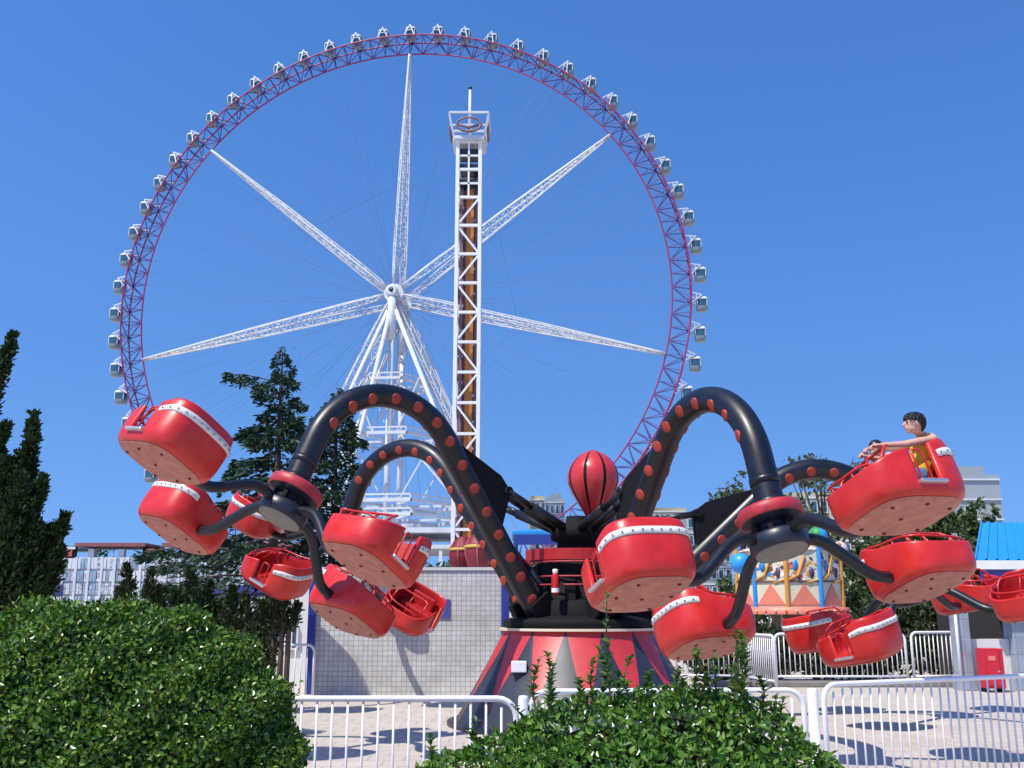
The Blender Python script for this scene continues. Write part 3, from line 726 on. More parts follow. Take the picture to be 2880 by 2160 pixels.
def small_rider():
    """a smaller child bent forward on the far side of the same gondola, only hair, face and forearms above the rim"""
    pos, gx, gy, gu = GOND[(1, 0)]; Y0 = pos[1] + .20
    P = lambda px, py, dy=0.0: at(px, py, Y0 + dy)
    head = P(2464, 1262); Z = np.array([0, 0, 1.0]); F = unit(np.array([-.75, -.55, -.35])); Lf = unit(np.cross(Z, F)); U_ = np.cross(F, Lf); HM = np.stack([F, Lf, U_], 1)
    hip = P(2535, 1345); T = thing('person', 'small dark-haired child bent low over the bar, half hidden beside the boy in yellow', 'person', hip)
    m = MB(); m.sphere(head, (.070, .058, .075), 16, 10, M=HM); m.sphere(head + F * .02 - U_ * .03, (.05, .045, .045), 12, 8, M=HM)
    m.tube([head + F * .066, head + F * .084 - U_ * .018, head + F * .062 - U_ * .024], [.008, .011, .008], 7)
    for s_ in (1, -1): m.sphere(head + Lf * s_ * .058, (.014, .008, .024), 8, 6, M=HM)
    sh = P(2505, 1292); m.tube([head - U_ * .05, sh + Z * .02, sh], [.034, .036, .05], 10); m.tube([sh, (sh + hip) / 2 + np.array([.02, 0, 0]), hip], [.07, .085, .09], 14); m.sphere(sh, (.06, .09, .06), 12, 8, M=np.stack([F, Lf, U_], 1))
    for s_ in (1, -1):
        a0 = sh + Lf * s_ * .09; w = P(2440, 1284, -.06 * s_); e = (a0 + w) / 2 - Z * .02; m.tube([a0, e, w], [.03, .025, .019], 10); m.sphere(a0, .032, 10, 7)
        d = unit(w - e); sd = unit(np.cross(Z, d)); pm = w + d * .03; m.sphere(pm, (.032, .026, .015), 9, 7, M=np.stack([d, sd, np.cross(d, sd)], 1))
        for i, ln in enumerate((.03, .034, .032, .026)):
            b = pm + d * .025 + sd * (i - 1.5) * .0135; m.tube([b, b + d * ln * .5, b + d * ln * .7 - Z * .02, b + d * ln * .3 - Z * .034], [.0075, .0075, .007, .006], 6)
        b = pm - sd * s_ * .022; m.tube([b, b + d * .016 - sd * s_ * .014 - Z * .01, b + d * .028 - Z * .022], [.009, .008, .007], 6)
        k = hip + Lf * s_ * .06 + F * .22; m.tube([hip + Lf * s_ * .055, k, k - Z * .14], [.06, .045, .033], 10); m.sphere(k, .045, 9, 7)
    remeshed(m, 'body', M['skin'], T, .0075, 4)
    m = MB(); a = np.linspace(0, 2 * np.pi, 33)[:-1]; rings = []; low = .006 + .030 * np.cos(a) - .04 * np.clip(-np.cos(a), 0, 1)
    for t in np.linspace(0, 1, 10):
        z = low * (1 - t) + .083 * t; k = np.sqrt(np.clip(1 - (z / .085) ** 2, .0004, 1)); rings.append(head + np.stack([.079 * k * np.cos(a) - .006, .067 * k * np.sin(a), z], 1) @ HM.T)
    m.loft(rings, 0, True, (True, True)); m.build('hair', M['hair'], T)
    m = MB(); m.tube([sh - Z * .0, (sh + hip) / 2 + np.array([.02, 0, 0]), hip], [.082, .096, .10], 14); m.sphere(sh, (.068, .098, .066), 12, 8, M=HM); remeshed(m, 'shirt', M['band'], T, .010, 4)
    m = MB()
    for s_ in (1, -1):
        k = hip + Lf * s_ * .06 + F * .23; m.tube([hip + Lf * s_ * .055 - F * .03, k], [.072, .056], 12); m.sphere(k, .056, 10, 7)
    remeshed(m, 'shorts', M['jeans'], T, .010, 4)
small_rider()
# ---------------------------------------------------------------- fences
def fence_panel(p0, p1, h, label, group, pitch=0.108, r=0.022, corners=(True, True), zb=0.0, bars=True):
    p0 = np.array([p0[0], p0[1], zb]); p1 = np.array([p1[0], p1[1], zb]); L = np.linalg.norm(p1 - p0); d = (p1 - p0) / L; Z = np.array([0, 0, 1.0])
    T = thing('railing', label, 'fence', p0, group)
    cr = .13; path = [p0]
    if corners[0]: path += [p0 + Z * (h - cr)] + [p0 + d * cr * (1 - math.cos(t)) + Z * (h - cr + cr * math.sin(t)) for t in np.linspace(0.2, math.pi / 2, 6)]
    else: path += [p0 + Z * (h - .001), p0 + Z * h + d * .002]
    if corners[1]: path += [p1 - d * cr * (1 - math.cos(t)) + Z * (h - cr + cr * math.sin(t)) for t in np.linspace(math.pi / 2, 0.2, 6)] + [p1 + Z * (h - cr), p1]
    else: path += [p1 + Z * h - d * .002, p1 + Z * (h - .001), p1]
    m = MB(); m.tube(path, r, 10); m.tube([p0 + Z * .10, p1 + Z * .10], r * .8, 8); m.build('frame', M['white'], T)
    n = int((L - .06) / pitch); s0 = (L - (n - 1) * pitch) / 2
    for i in range(n):
        q = p0 + d * (s0 + i * pitch); s_ = min(s0 + i * pitch, L - s0 - i * pitch); hh = h if s_ > cr else h - cr * .35
        m = MB(); m.tube([q + Z * .10, q + Z * (hh - .015)], r * .42, 6); m.build('bar', M['white'], T)
    return T
def fence_post(p, h, label, group=None, r=.038):
    m = MB(); p = np.array([p[0], p[1], 0.0]); m.lathe([(r * 1.8, 0), (r * 1.8, .02), (r, .03), (r, h - .02), (r * .8, h), (.002, h + .004)], 16, 0, p)
    o = m.build('fence_post', M['white']); return tag(o, label, 'post', group)
GF = 'white railing panels in the foreground'
f0 = at(420, 1965, 7.33); f1 = at(1452, 1965, 7.33)
fence_panel(f0, f1, f1[2], 'white foreground railing with rounded end between the clipped ball bush and the hedge', GF)
f2 = at(1492, 1945, 7.95); f3 = at(2258, 1943, 8.1)
fence_panel(f2, f3, f2[2], 'white foreground railing behind the leafy hedge in front of the striped ride base', GF)
f4 = at(2314, 1926, 8.75); f5 = at(3060, 1890, 10.4)
fence_panel(f4, f5, f4[2], 'white foreground railing slanting away at the right with long shadows behind it', GF)
q = at(1472, 1957, 7.6); fence_post(q, q[2], 'short white round post at the left edge of the hedge', 'white posts between railings')
q = at(2284, 1936, 8.4); fence_post(q, q[2], 'thick white post between the hedge railing and the right railing', 'white posts between railings', .042)
GB_ = 'white railings at the far edge of the ride'
yb = 22.6; zc = .06
a0, a1 = at(2178, 1792, yb), at(2544, 1792, yb); fence_panel(a0, a1, 1.0, 'long white far railing below the pair of lowered red gondolas at right', GB_, .112, .03, zb=.12)
a0, a1 = at(2562, 1790, yb), at(2684, 1786, yb + .3); fence_panel(a0, a1, 1.03, 'short white far railing next to the grey stone pillar', GB_, .112, .03, zb=.12)
a0, a1 = at(2098, 1800, yb - .2), at(2176, 1800, yb - 1.6); fence_panel(a0, a1, 1.0, 'slanting white gate railing beside the peach panelled carousel', GB_, .10, .03, zb=.12)
a0, a1 = at(1900, 1794, yb + .4), at(2094, 1794, yb + .2); fence_panel(a0, a1, 1.0, 'white far railing half hidden behind the hedge sprigs and red gondola', GB_, .112, .03, zb=.12)
a0, a1 = at(560, 1838, 19.0), at(884, 1838, 19.0); fence_panel(a0, a1, 1.0, 'white railing before the blue corner strip of the tiled wall', GB_, .11, .025, corners=(False, True))
kb = MB(); k0, k1 = at(2000, 1925, yb + .25), at(2700, 1925, yb + .25); kb.box(((k0[0] + k1[0]) / 2, yb + .1, .06), (k1[0] - k0[0], .5, .12)); tag(kb.build('kerb', M['beige'], bevel=.02), kind='structure')

# ---------------------------------------------------------------- tiled wall building behind the ride
def tile_mat(name, c, mort, w=0.095):
    m = bpy.data.materials.new(name); m.use_nodes = True; n = m.node_tree; b = n.nodes['Principled BSDF']; b.inputs['Roughness'].default_value = .35
    tc = n.nodes.new('ShaderNodeTexCoord'); mp = n.nodes.new('ShaderNodeMapping'); mp.inputs['Rotation'].default_value = (math.pi / 2, 0, 0)
    br = n.nodes.new('ShaderNodeTexBrick'); br.offset = 0; br.inputs['Scale'].default_value = 1; br.inputs['Brick Width'].default_value = w; br.inputs['Row Height'].default_value = w; br.inputs['Mortar Size'].default_value = .007; br.inputs['Bias'].default_value = 0
    br.inputs['Color1'].default_value = (*c, 1); br.inputs['Color2'].default_value = tuple(x * .86 for x in c) + (1,); br.inputs['Mortar'].default_value = (*mort, 1)
    nz = n.nodes.new('ShaderNodeTexNoise'); nz.inputs['Scale'].default_value = 1.1; nz.inputs['Detail'].default_value = 9; nz.inputs['Roughness'].default_value = .7
    r = n.nodes.new('ShaderNodeValToRGB'); r.color_ramp.elements[0].color = (.70, .68, .63, 1); r.color_ramp.elements[1].color = (1.05, 1.05, 1.05, 1); r.color_ramp.elements[0].position = .3; r.color_ramp.elements[1].position = .6
    mx = n.nodes.new('ShaderNodeMix'); mx.data_type = 'RGBA'; mx.blend_type = 'MULTIPLY'; mx.inputs[0].default_value = 1
    n.links.new(tc.outputs['Object'], mp.inputs[0]); n.links.new(mp.outputs[0], br.inputs['Vector']); n.links.new(tc.outputs['Object'], nz.inputs['Vector']); n.links.new(nz.outputs['Fac'], r.inputs['Fac'])
    n.links.new(br.outputs['Color'], mx.inputs[6]); n.links.new(r.outputs['Color'], mx.inputs[7]); n.links.new(mx.outputs[2], b.inputs['Base Color'])
    return m
M['tile'] = tile_mat('pale_grey_tile', (0.68, 0.68, 0.655), (0.36, 0.36, 0.36))
M['plaster'] = mat('pale_plaster', (0.62, 0.62, 0.60), .8, var=.08, vscale=1.5)
M['blueroof'] = mat('bright_blue_roof', (0.02, 0.27, 0.62), .4, var=.08)
M['navyband'] = mat('violet_blue_band', (0.07, 0.075, 0.32), .5)
def tiled_building():
    Y = 20.0; x0, x1 = at(868, 1780, Y)[0], at(1424, 1780, Y)[0]; h = at(1150, 1604, Y)[2]
    T = thing('tiled_building', 'low pale grey tiled building with blue corner strips behind the ride', 'building', ((x0 + x1) / 2, Y, 0))
    m = MB(); m.box(((x0 + x1) / 2, Y + 2.5, h / 2), (x1 - x0, 5, h)); m.build('wall', M['tile'], T)
    m = MB(); m.box(((x0 + x1) / 2, Y + 2.5, h + .03), (x1 - x0 + .06, 5.06, .06)); m.build('coping', M['plaster'], T)
    for x, w in ((x0 + .06, .14), (x1 - .02, .16)):
        m = MB(); m.box((x, Y - .03, h / 2 + .01), (w, .12, h + .02)); m.build('blue_corner_strip', M['bluepost'], T)
    s0, s1 = at(1249, 1700, Y - .02), at(1267, 1740, Y - .02); m = MB(); c = (at(1247, 1712, Y)[0], Y - .015, at(1257, 1712, Y)[2]); m.box(c, (.26, .02, .36)); m.build('wall_plaque', M['navyband'], T)
    # rear wing to the left with a window
    a0, a1 = at(800, 1780, Y + 3), at(884, 1780, Y + 3); hh = at(850, 1605, Y + 3)[2]
    m = MB(); m.box(((a0[0] + x0) / 2 + .35, Y + 4.2, hh / 2), (x0 - a0[0] + .7, 2.4, hh)); m.build('wing_wall', M['plaster'], T)
    w0 = at(806, 1765, Y + 3); w1 = at(836, 1825, Y + 3)
    f_ = MB(); cx, cz = (w0[0] + w1[0]) / 2, (w0[2] + w1[2]) / 2; ww, wh = w1[0] - w0[0], w0[2] - w1[2]
    for dx in (-ww / 2, 0, ww / 2): f_.box((cx + dx, Y + 2.97, cz), (.04, .08, wh + .04))
    for dz in (-wh / 2, wh / 2): f_.box((cx, Y + 2.965, cz + dz), (ww + .04, .08, .04))
    fr = f_.build('window_frame', M['whiteold'], T); m = MB(); m.box((cx, Y + 2.985, cz), (ww, .03, wh)); m.build('pane', M['glass'], fr)
tiled_building()

# curved red ride cars standing behind the tiled wall
def petal_car(px, py, Y, label, flip):
    c = at(px, py, Y); T = thing('ride_car', label, 'ride car', (c[0], c[1], 0), 'red tulip-shaped ride cars above the tiled wall')
    pr = [(.16, -.6), (.28, -.35), (.345, -.08), (.325, .13), (.22, .31), (.12, .42)]
    tt = np.linspace(0, 5, 18); prof = [(float(np.interp(t, range(6), [p[0] for p in pr])), float(np.interp(t, range(6), [p[1] for p in pr]))) for t in tt]
    m = MB(); m.lathe(prof, 26, 0, c, None, True, caps=(True, True)); m.build('shell', mat('dull_red_shell', (.20, .012, .02), .55, var=.15), T)
    m = MB(); m.lathe([(.33, .05), (.368, .07), (.36, .11), (.32, .13)], 26, 0, c); m.build('yellow_rim', mat('dull_yellow', (.55, .36, .05), .5), T)
    m = MB()
    for k in range(6):
        a = k * math.pi / 3 + flip; pass
        m.tube([c + np.array([math.cos(a) * r_, math.sin(a) * r_, z_]) for r_, z_ in ((.27, -.35), (.35, -.08), (.335, .12), (.22, .33))], [.016, .028, .028, .012], 6)
    m.build('rib', mat('pink_rib', (.42, .08, .11), .5), T)
    m = MB(); m.lathe([(.12, 0), (.12, c[2] - .55)], 12, 0, (c[0], c[1], 0)); m.build('stem', M['bluepost'], T)
petal_car(1302, 1556, 26, 'left of the two dull red tulip-shaped ride cars above the tiled wall', .2)
petal_car(1345, 1548, 25, 'right tulip-shaped red ride car, partly behind the big spotted arm', .5)

# ---------------------------------------------------------------- blue-roofed kiosk on the right
def kiosk():
    Y = 21.6; pts = lambda px, py, d=0: at(px, py, Y + d)
    xl = pts(2722, 1600)[0]; xr = xl + 6.5; ze = pts(2760, 1604)[2]; zf = pts(2760, 1580)[2]; zt = pts(2800, 1470, 2.4)[2]
    T = thing('kiosk', 'stone-pillared kiosk with a bright blue ribbed roof and white fascia', 'kiosk', (xl + 3, Y, 0))
    m = MB(); e0, e1 = xl - .05, xr; d = .5; rx = at(2762, 1480, Y + 2.4)[0]; bx_ = rx + 1.2
    m.add([(e0, Y - d, zf), (e1, Y - d, zf), (e1, Y + 2.4, zt), (rx, Y + 2.4, zt), (bx_, Y + 5.0, zf), (e1, Y + 5.0, zf)], [(0, 1, 2, 3), (3, 2, 5, 4), (0, 3, 4)])
    for i in range(30):
        t = i / 29.0; xx0 = e0 + (e1 - e0) * t; xx1 = rx + (e1 - rx) * t
        m.bar((xx0, Y - d, zf + .02), (xx1, Y + 2.4, zt + .02), .025)
    m.build('roof', M['blueroof'], T)
    m = MB(); m.box(((e0 + e1) / 2, Y - d - .03, (zf + ze) / 2), (e1 - e0 + .1, .10, zf - ze)); m.build('fascia', M['white'], T)
    zn = pts(2760, 1640)[2]; m = MB(); m.box(((e0 + e1) / 2 + .15, Y - .15, (ze + zn) / 2), (e1 - e0 - .3, .3, ze - zn)); m.build('sign_band', M['navyband'], T)
    stone = tile_mat('grey_blue_stone', (.34, .40, .47), (.22, .25, .29), .36)
    for a, b in ((2694, 2728), (2846, 2884), (3010, 3050)):
        q0, q1 = pts(a, 1800), pts(b, 1800); m = MB(); m.box(((q0[0] + q1[0]) / 2, Y + .15, zn / 2), (q1[0] - q0[0], .40, zn)); m.box(((q0[0] + q1[0]) / 2, Y + .13, .15), (q1[0] - q0[0] + .08, .5, .3)); m.build('pillar', stone, T, bevel=.015)
    zl = pts(2780, 1798)[2]; q0, q1 = pts(2728, 1798), pts(3010, 1798)
    m = MB(); m.box(((q0[0] + q1[0]) / 2, Y + .25, zl / 2), (q1[0] - q0[0], .2, zl)); m.build('counter_wall', mat('cream_white_wall', (.72, .70, .66), .7, var=.06), T)
    dk = mat('interior_shade_wall', (.035, .033, .033), .8, var=.1); m = MB(); m.box(((q0[0] + q1[0]) / 2 + 1.2, Y + 2.2, zn / 2), (q1[0] - q0[0] + 1.8, .2, zn)); m.build('back_wall', dk, T); m = MB(); m.box((xr - .2, Y + 2.5, zn / 2), (.2, 4.2, zn)); m.build('side_wall', dk, T)  # near-black wall colour stands in for the shade inside the kiosk
    p0 = pts(2678, 1700); m = MB(); m.tube([(p0[0], Y - .1, 0), (p0[0], Y - .1, zn)], .035, 8); m.build('downpipe', M['white'], T)
    # red hydrant cabinet standing in front
    c0, c1 = at(2766, 1824, Y - .6), at(2832, 1938, Y - .6); H = c0[2]; w = c1[0] - c0[0]; xc = (c0[0] + c1[0]) / 2
    C = thing('fire_cabinet', 'red metal fire cabinet standing against the white wall of the blue-roofed kiosk', 'cabinet', (xc, Y - .4, 0))
    m = MB(); m.box((xc, Y - .4, H / 2 + .04), (w, .38, H - .08)); m.build('body', mat('signal_red', (.55, .015, .035), .4, var=.1), C, bevel=.01)
    m = MB(); m.box((xc - w * .10, Y - .605, H * .55), (w * .66, .03, H * .78)); dr = m.build('door', mat('signal_red_door', (.60, .018, .04), .35, var=.08), C, bevel=.006)
    m = MB(); m.box((xc - w * .14, Y - .624, H * .78), (w * .36, .008, H * .10)); m.build('label_plate', mat('pale_red_plate', (.75, .22, .18), .6), dr)
    m = MB(); m.box((xc + w * .16, Y - .63, H * .48), (w * .10, .02, .03)); m.build('handle', M['silver'], dr)
    m = MB(); [m.box((xc + s_ * w * .4, Y - .4, .05), (.05, .3, .1)) for s_ in (1, -1)]; m.build('foot', M['blackm'], C)
kiosk()

# ---------------------------------------------------------------- carousel with painted panels, right of the ride
def carousel():
    Y = 30.0; c = at(2262, 1640, Y); T = thing('carousel', 'round cream carousel with peach gables, blue ovals and ochre posts seen under the right hub', 'carousel', (c[0], Y + 1.6, 0))
    cx, cy = c[0], Y + 1.6; r = 1.62; zt = at(2248, 1545, Y)[2]; zb = at(2248, 1718, Y)[2]; zv = at(2248, 1700, Y)[2]
    crm = mat('cream_panel', (.70, .64, .46), .5, var=.1, vscale=3); pch = mat('peach_gable', (.72, .22, .14), .5, var=.06); och = mat('ochre_post', (.60, .28, .04), .5, var=.1)
    blu = mat('sky_blue_paint', (.04, .26, .62), .4); drk = mat('umber_trim', (.16, .07, .05), .6); prp = mat('plum_trim', (.09, .05, .14), .5)
    n = 10; rc = random.Random(4); wht = mat('ivory_paint', (.80, .77, .66), .5); rdd = mat('carnival_red', (.5, .05, .06), .5)
    for k in range(n):
        a = -math.pi / 2 + (k + .0) * 2 * math.pi / n; u = np.array([-math.sin(a), math.cos(a), 0]); nn = np.array([math.cos(a), math.sin(a), 0]); ap = r * math.cos(math.pi / n); hw = r * math.sin(math.pi / n)
        o = np.array([cx, cy, 0]) + nn * ap; Z = np.array([0, 0, 1.0])
        m = MB(); m.loft([[o - u * hw + Z * zb - nn * d, o + u * hw + Z * zb - nn * d, o + u * hw + Z * zt - nn * d, o - u * hw + Z * zt - nn * d] for d in (.06, 0)], 0, False)
        pn = m.build('panel', crm, T)
        h = zt - zb
        m = MB(); m.loft([[o - u * hw * .86 + Z * (zb + .10 * h) + nn * d, o + u * hw * .86 + Z * (zb + .10 * h) + nn * d, o + Z * (zb + .44 * h) + nn * d] for d in (.005, .03)], 0, False); m.build('gable', pch, pn)
        for sx, hz, rx, rz in ((-.45, .74, .085, .17), (.50, .62, .075, .16), (.05, .82, .06, .11)):
            m = MB(); MX = np.stack([u, Z, nn], 1); m.lathe([(1.0, .004), (1.0, .02), (.01, .024)], 18, 0, o + u * hw * sx + Z * (zb + h * hz), MX * np.array([rx, rz, 1.0])[None, :], True); m.build('blue_oval', blu if sx < .4 else prp, pn)
        m = MB(); m.tube([o - u * hw * .9 + Z * (zb + .50 * h) + nn * .03, o - u * hw * .3 + Z * (zb + .58 * h) + nn * .03, o + u * hw * .1 + Z * (zb + .90 * h) + nn * .03], .045, 6); m.tube([o + u * hw * .9 + Z * (zb + .5 * h) + nn * .03, o + u * hw * .2 + Z * (zb + .46 * h) + nn * .03], .03, 6); m.build('scroll', och, pn)
        for q in range(20):
            sx, hz, rr_ = rc.uniform(-.86, .86), rc.uniform(.46, .97), rc.uniform(.05, .13); nv = rc.choice((3, 4, 5, 12)); MX = np.stack([u, Z, nn], 1) @ np.array(Matrix.Rotation(rc.uniform(0, 3), 3, 'Z'))
            m = MB(); m.lathe([(1.0, .002), (1.0, .016), (.01, .018)], nv, 0, o + u * hw * sx + Z * (zb + h * hz), MX * np.array([rr_ * rc.uniform(.5, 1), rr_ * rc.uniform(1, 1.9), 1.0])[None, :], False); m.build('ornament', rc.choice((och, och, drk, prp, crm, wht, blu, pch, rdd)), pn)
        m = MB(); m.box(o + Z * (zb + h * .48) + nn * .02, (2 * hw, .04, .05), 0, np.stack([u, nn, Z], 1)); m.build('trim_rail', drk, pn)
        e = np.array([cx, cy, 0]) + r * np.array([math.cos(a + math.pi / n), math.sin(a + math.pi / n), 0])
        m = MB(); m.lathe([(.07, zb), (.075, zt), (.05, zt + .12), (.09, zt + .18), (.01, zt + .27)], 10, 0, e); m.build('corner_post', och if k % 2 else blu, T)
    m = MB(); m.lathe([(r + .10, zb - .10), (r + .12, zb + .10), (r - .05, zb + .12)], 60, 0, (cx, cy, 0)); m.build('valance', pch, T)
    for k in range(36):
        a = k * 2 * math.pi / 36; m = MB(); m.sphere((cx + (r + .125) * math.cos(a), cy + (r + .125) * math.sin(a), zb), .035, 8, 6); m.build('bulb', och if k % 2 else crm, T)
    m = MB(); m.lathe([(r, zt), (r * .5, zt + .28), (.1, zt + .62), (.02, zt + .9)], 40, 0, (cx, cy, 0), smooth=False, mfun=lambda i, j: (j // 4) % 2); m.build('canopy', [pch, crm], T)
    m = MB(); m.lathe([(r * .8, .0), (r * .8, .22), (.7, .24), (.6, .3), (.6, zb)], 40, 0, (cx, cy, 0)); m.build('centre_drum', mat('dark_khaki_drum', (.16, .13, .09), .7, var=.3), T)
    for k in range(8):
        a = k * math.pi / 4 + .3; m = MB(); m.tube([(cx + r * .8 * math.cos(a), cy + r * .8 * math.sin(a), .2), (cx + r * .8 * math.cos(a), cy + r * .8 * math.sin(a), zb)], .03, 8); m.build('pole', M['whiteold'], T)
carousel()
def lantern(px, py, Y, r, cols, label):
    c = at(px, py, Y); T = thing('festoon_ball', label, 'lantern', (c[0], c[1], 0), 'coloured balls on poles round the carousel')
    m = MB(); m.lathe([(r * math.sin(t), -r * math.cos(t)) for t in np.linspace(.05, math.pi - .05, 14)], 24, 0, c, None, True, (lambda i, j: (j // 6) % len(cols))); m.build('ball', cols, T)
    m = MB(); m.tube([(c[0], c[1], 0), (c[0], c[1], c[2] - r * .9)], .05, 8); m.build('pole', M['whiteold'], T)
grn = mat('leaf_green_paint', (.03, .26, .06), .5); skb = mat('sky_ball_blue', (.03, .32, .75), .45); pnk = mat('pale_pink_ball', (.72, .50, .52), .6)
lantern(2084, 1585, 29, .30, [skb, grn, skb], 'blue and green ball on a pole left of the carousel')
lantern(2300, 1506, 33, .30, [skb, M['band'], grn], 'blue and white ball above the carousel, seen under the right hub')
lantern(2362, 1545, 31, .24, [pnk], 'small pale pink ball on a pole right of the carousel')
# flat blue shelter roof behind the ride
def shelter():
    Y = 34; a, b = at(1440, 1500, Y), at(1640, 1500, Y); z = at(1540, 1502, Y)[2]
    T = thing('shelter', 'flat bright blue shelter roof on thin posts behind the ride centre', 'shelter', ((a[0] + b[0]) / 2, Y, 0))
    m = MB(); m.box(((a[0] + b[0]) / 2, Y + 1, z), (b[0] - a[0], 3, .10), 0); m.add([(a[0], Y - .5, z + .05), (b[0], Y - .5, z + .05), (b[0] - .5, Y + 1.2, z + .26), (a[0] + .5, Y + 1.2, z + .26)], [(0, 1, 2, 3)], 0); m.build('roof', M['blueroof'], T)
    m = MB(); m.box(((a[0] + b[0]) / 2, Y - .48, z - .22), (b[0] - a[0] - .1, .08, .34)); m.build('beam', M['bluepost'], T)
    for x in np.linspace(a[0] + .15, b[0] - .15, 4):
        m = MB(); m.box((x, Y - .3, z / 2), (.1, .1, z)); m.build('post', M['bluepost'], T)
shelter()

# ---------------------------------------------------------------- white and pale blue pavilion on the left
def pavilion():
    Y = 48.0; x0, x1 = at(95, 1600, Y)[0], at(900, 1600, Y)[0]; zr0, zr1 = at(300, 1543, Y)[2], at(300, 1521, Y)[2]; zm = at(300, 1566, Y)[2]
    T = thing('pavilion', 'long white and pale blue glazed pavilion with a red roof beam beyond the clipped bush', 'pavilion', ((x0 + x1) / 2, Y, 0))
    pal = [M['whiteold'], mat('pale_blue_panel', (.24, .33, .42), .3, var=.4, vscale=2.5), mat('grey_blue_glass', (.16, .20, .27), .25, var=.75, vscale=7, col2=(.42, .46, .5)), mat('light_grey_panel', (.30, .34, .40), .4, var=.6, vscale=8, col2=(.7, .72, .74))]
    rng = random.Random(3); n = 22; w = (x1 - x0) / n; NR, NC = 7, 3
    m = MB(); m.box(((x0 + x1) / 2, Y + 3.4, zm / 2), (x1 - x0, 6, zm)); m.build('block', M['plaster'], T)
    for i in range(n):
        fr = MB(); xc = x0 + (i + .5) * w
        for dx in (-w / 2 + .03, w / 2 - .03): fr.box((xc + dx, Y + .34, zm / 2), (.06, .12, zm))
        f_ = fr.build('window_frame', M['whiteold'], T)
        for j in range(NR):
            for q in range(NC):
                m = MB(); m.box((xc + (q - 1) * w * .30, Y + .35 + rng.uniform(-.02, .02), zm * (j + .5) / NR), (w * .27, .06, zm / NR * .84)); m.build('pane', pal[rng.randrange(4)], f_)
    for i in range(9):
        m = MB(); m.box((x0 + 1.0 + i * (x1 - x0 - 2) / 8, Y + .6, (zm + zr0) / 2), (.28, .28, zr0 - zm)); m.build('column', M['whiteold'], T)
    xa, xb = at(205, 1530, Y)[0], at(404, 1530, Y)[0]
    rb = mat('red_brown_beam', (.24, .08, .085), .7, var=.2)
    for a, b in ((xa, xb), (xb + .8, xb + 9.5)):
        m = MB(); m.box(((a + b) / 2, Y + 1.6, (zr0 + zr1) / 2 + .02), (b - a, 2.8, (zr1 - zr0) * .45)); m.build('roof_beam', rb, T)
    m = MB(); m.box(((x0 + xa) / 2, Y + 1.6, zr0 + .05), (xa - x0, 2.6, .12)); m.build('roof_slab', M['whiteold'], T)
    for px in (183, 415, 590):
        c = at(px, 1553, Y); m = MB(); m.box((c[0], Y + .42, c[2]), (.75, .12, .62)); m.box((c[0], Y + .34, c[2]), (.40, .06, .36), 1); m.build('lamp_panel', [M['blackm'], mat('orange_panel', (.36, .09, .06), .6)], T)
    for px, ww in ((120, 1.3), (565, 2.0), (690, 1.4), (765, 1.4)):
        c = at(px, 1662, Y - 1); m = MB(); m.box((c[0], Y - .9, c[2]), (ww, 1.2, .5)); m.build('awning', M['bluepost'], T)
pavilion()

# ---------------------------------------------------------------- distant apartment blocks
def block(name, label, px0, px1, pyt, Y, mtl, rows, cols, depth=12, steps=(), win=None):
    a, b = at(px0, pyt, Y), at(px1, pyt, Y); h = a[2]; w = b[0] - a[0]
    T = thing(name, label, 'apartment block', ((a[0] + b[0]) / 2, Y, 0), 'distant apartment blocks')
    m = MB(); m.box(((a[0] + b[0]) / 2, Y + depth / 2, h / 2), (w, depth, h)); m.build('wall', mtl, T)
    for s0, s1, st in steps:
        p, q = at(s0, st, Y + 1), at(s1, st, Y + 1); m = MB(); m.box(((p[0] + q[0]) / 2, Y + 1 + depth * .4, (h + p[2]) / 2), (q[0] - p[0], depth * .7, p[2] - h)); m.build('roof_block', mtl, T)
    fh = 3.0
    for i in range(rows):
        z = h - 2.0 - i * fh
        if z < 2: break
        for j in range(cols):
            x = a[0] + w * (j + .5) / cols; fr = MB(); ww = w / cols * .52
            fr.box((x, Y - .05, z), (ww + .3, .14, 1.75)); f_ = fr.build('window', M['plaster'], T); q = MB(); q.box((x, Y - .13, z), (ww, .06, 1.45)); q.build('pane', win or M['glass'], f_)
        m = MB(); m.box(((a[0] + b[0]) / 2, Y - .12, z + 1.25), (w + .1, .3, .22)); m.build('floor_band', M['whiteold'], T)
conc = mat('grey_concrete', (.30, .34, .36), .85, var=.06, vscale=.3); beig = mat('beige_render', (.42, .38, .28), .85, var=.08, vscale=.3); yel = mat('buff_render', (.55, .46, .28), .85, var=.06, vscale=.3)
block('apartment_block', 'grey concrete tower block with blank panels and stepped roof at the right', 2690, 2808, 1335, 150, conc, 9, 0, steps=((2694, 2770, 1310),))
block('apartment_block', 'buff tower block with window columns, left neighbour of the grey stepped one', 2608, 2690, 1300, 156, beig, 11, 4, steps=((2625, 2655, 1288),))
block('apartment_block', 'olive-beige block with many window rows behind the far spotted arm', 2215, 2470, 1385, 140, beig, 9, 9)
block('apartment_block', 'small buff block with yellow top left of the balloon ornament', 1490, 1534, 1395, 190, yel, 5, 3)
block('apartment_block', 'pale grey block with a side tower between the arm strut and the balloon ornament', 1532, 1588, 1402, 185, conc, 7, 4, steps=((1550, 1578, 1386),))
block('apartment_block', 'low buff block behind the lifting strut right of the balloon ornament', 1838, 1930, 1428, 190, yel, 5, 6)
block('apartment_block', 'pale grey block right of the low buff one', 1930, 2050, 1440, 180, conc, 6, 6)

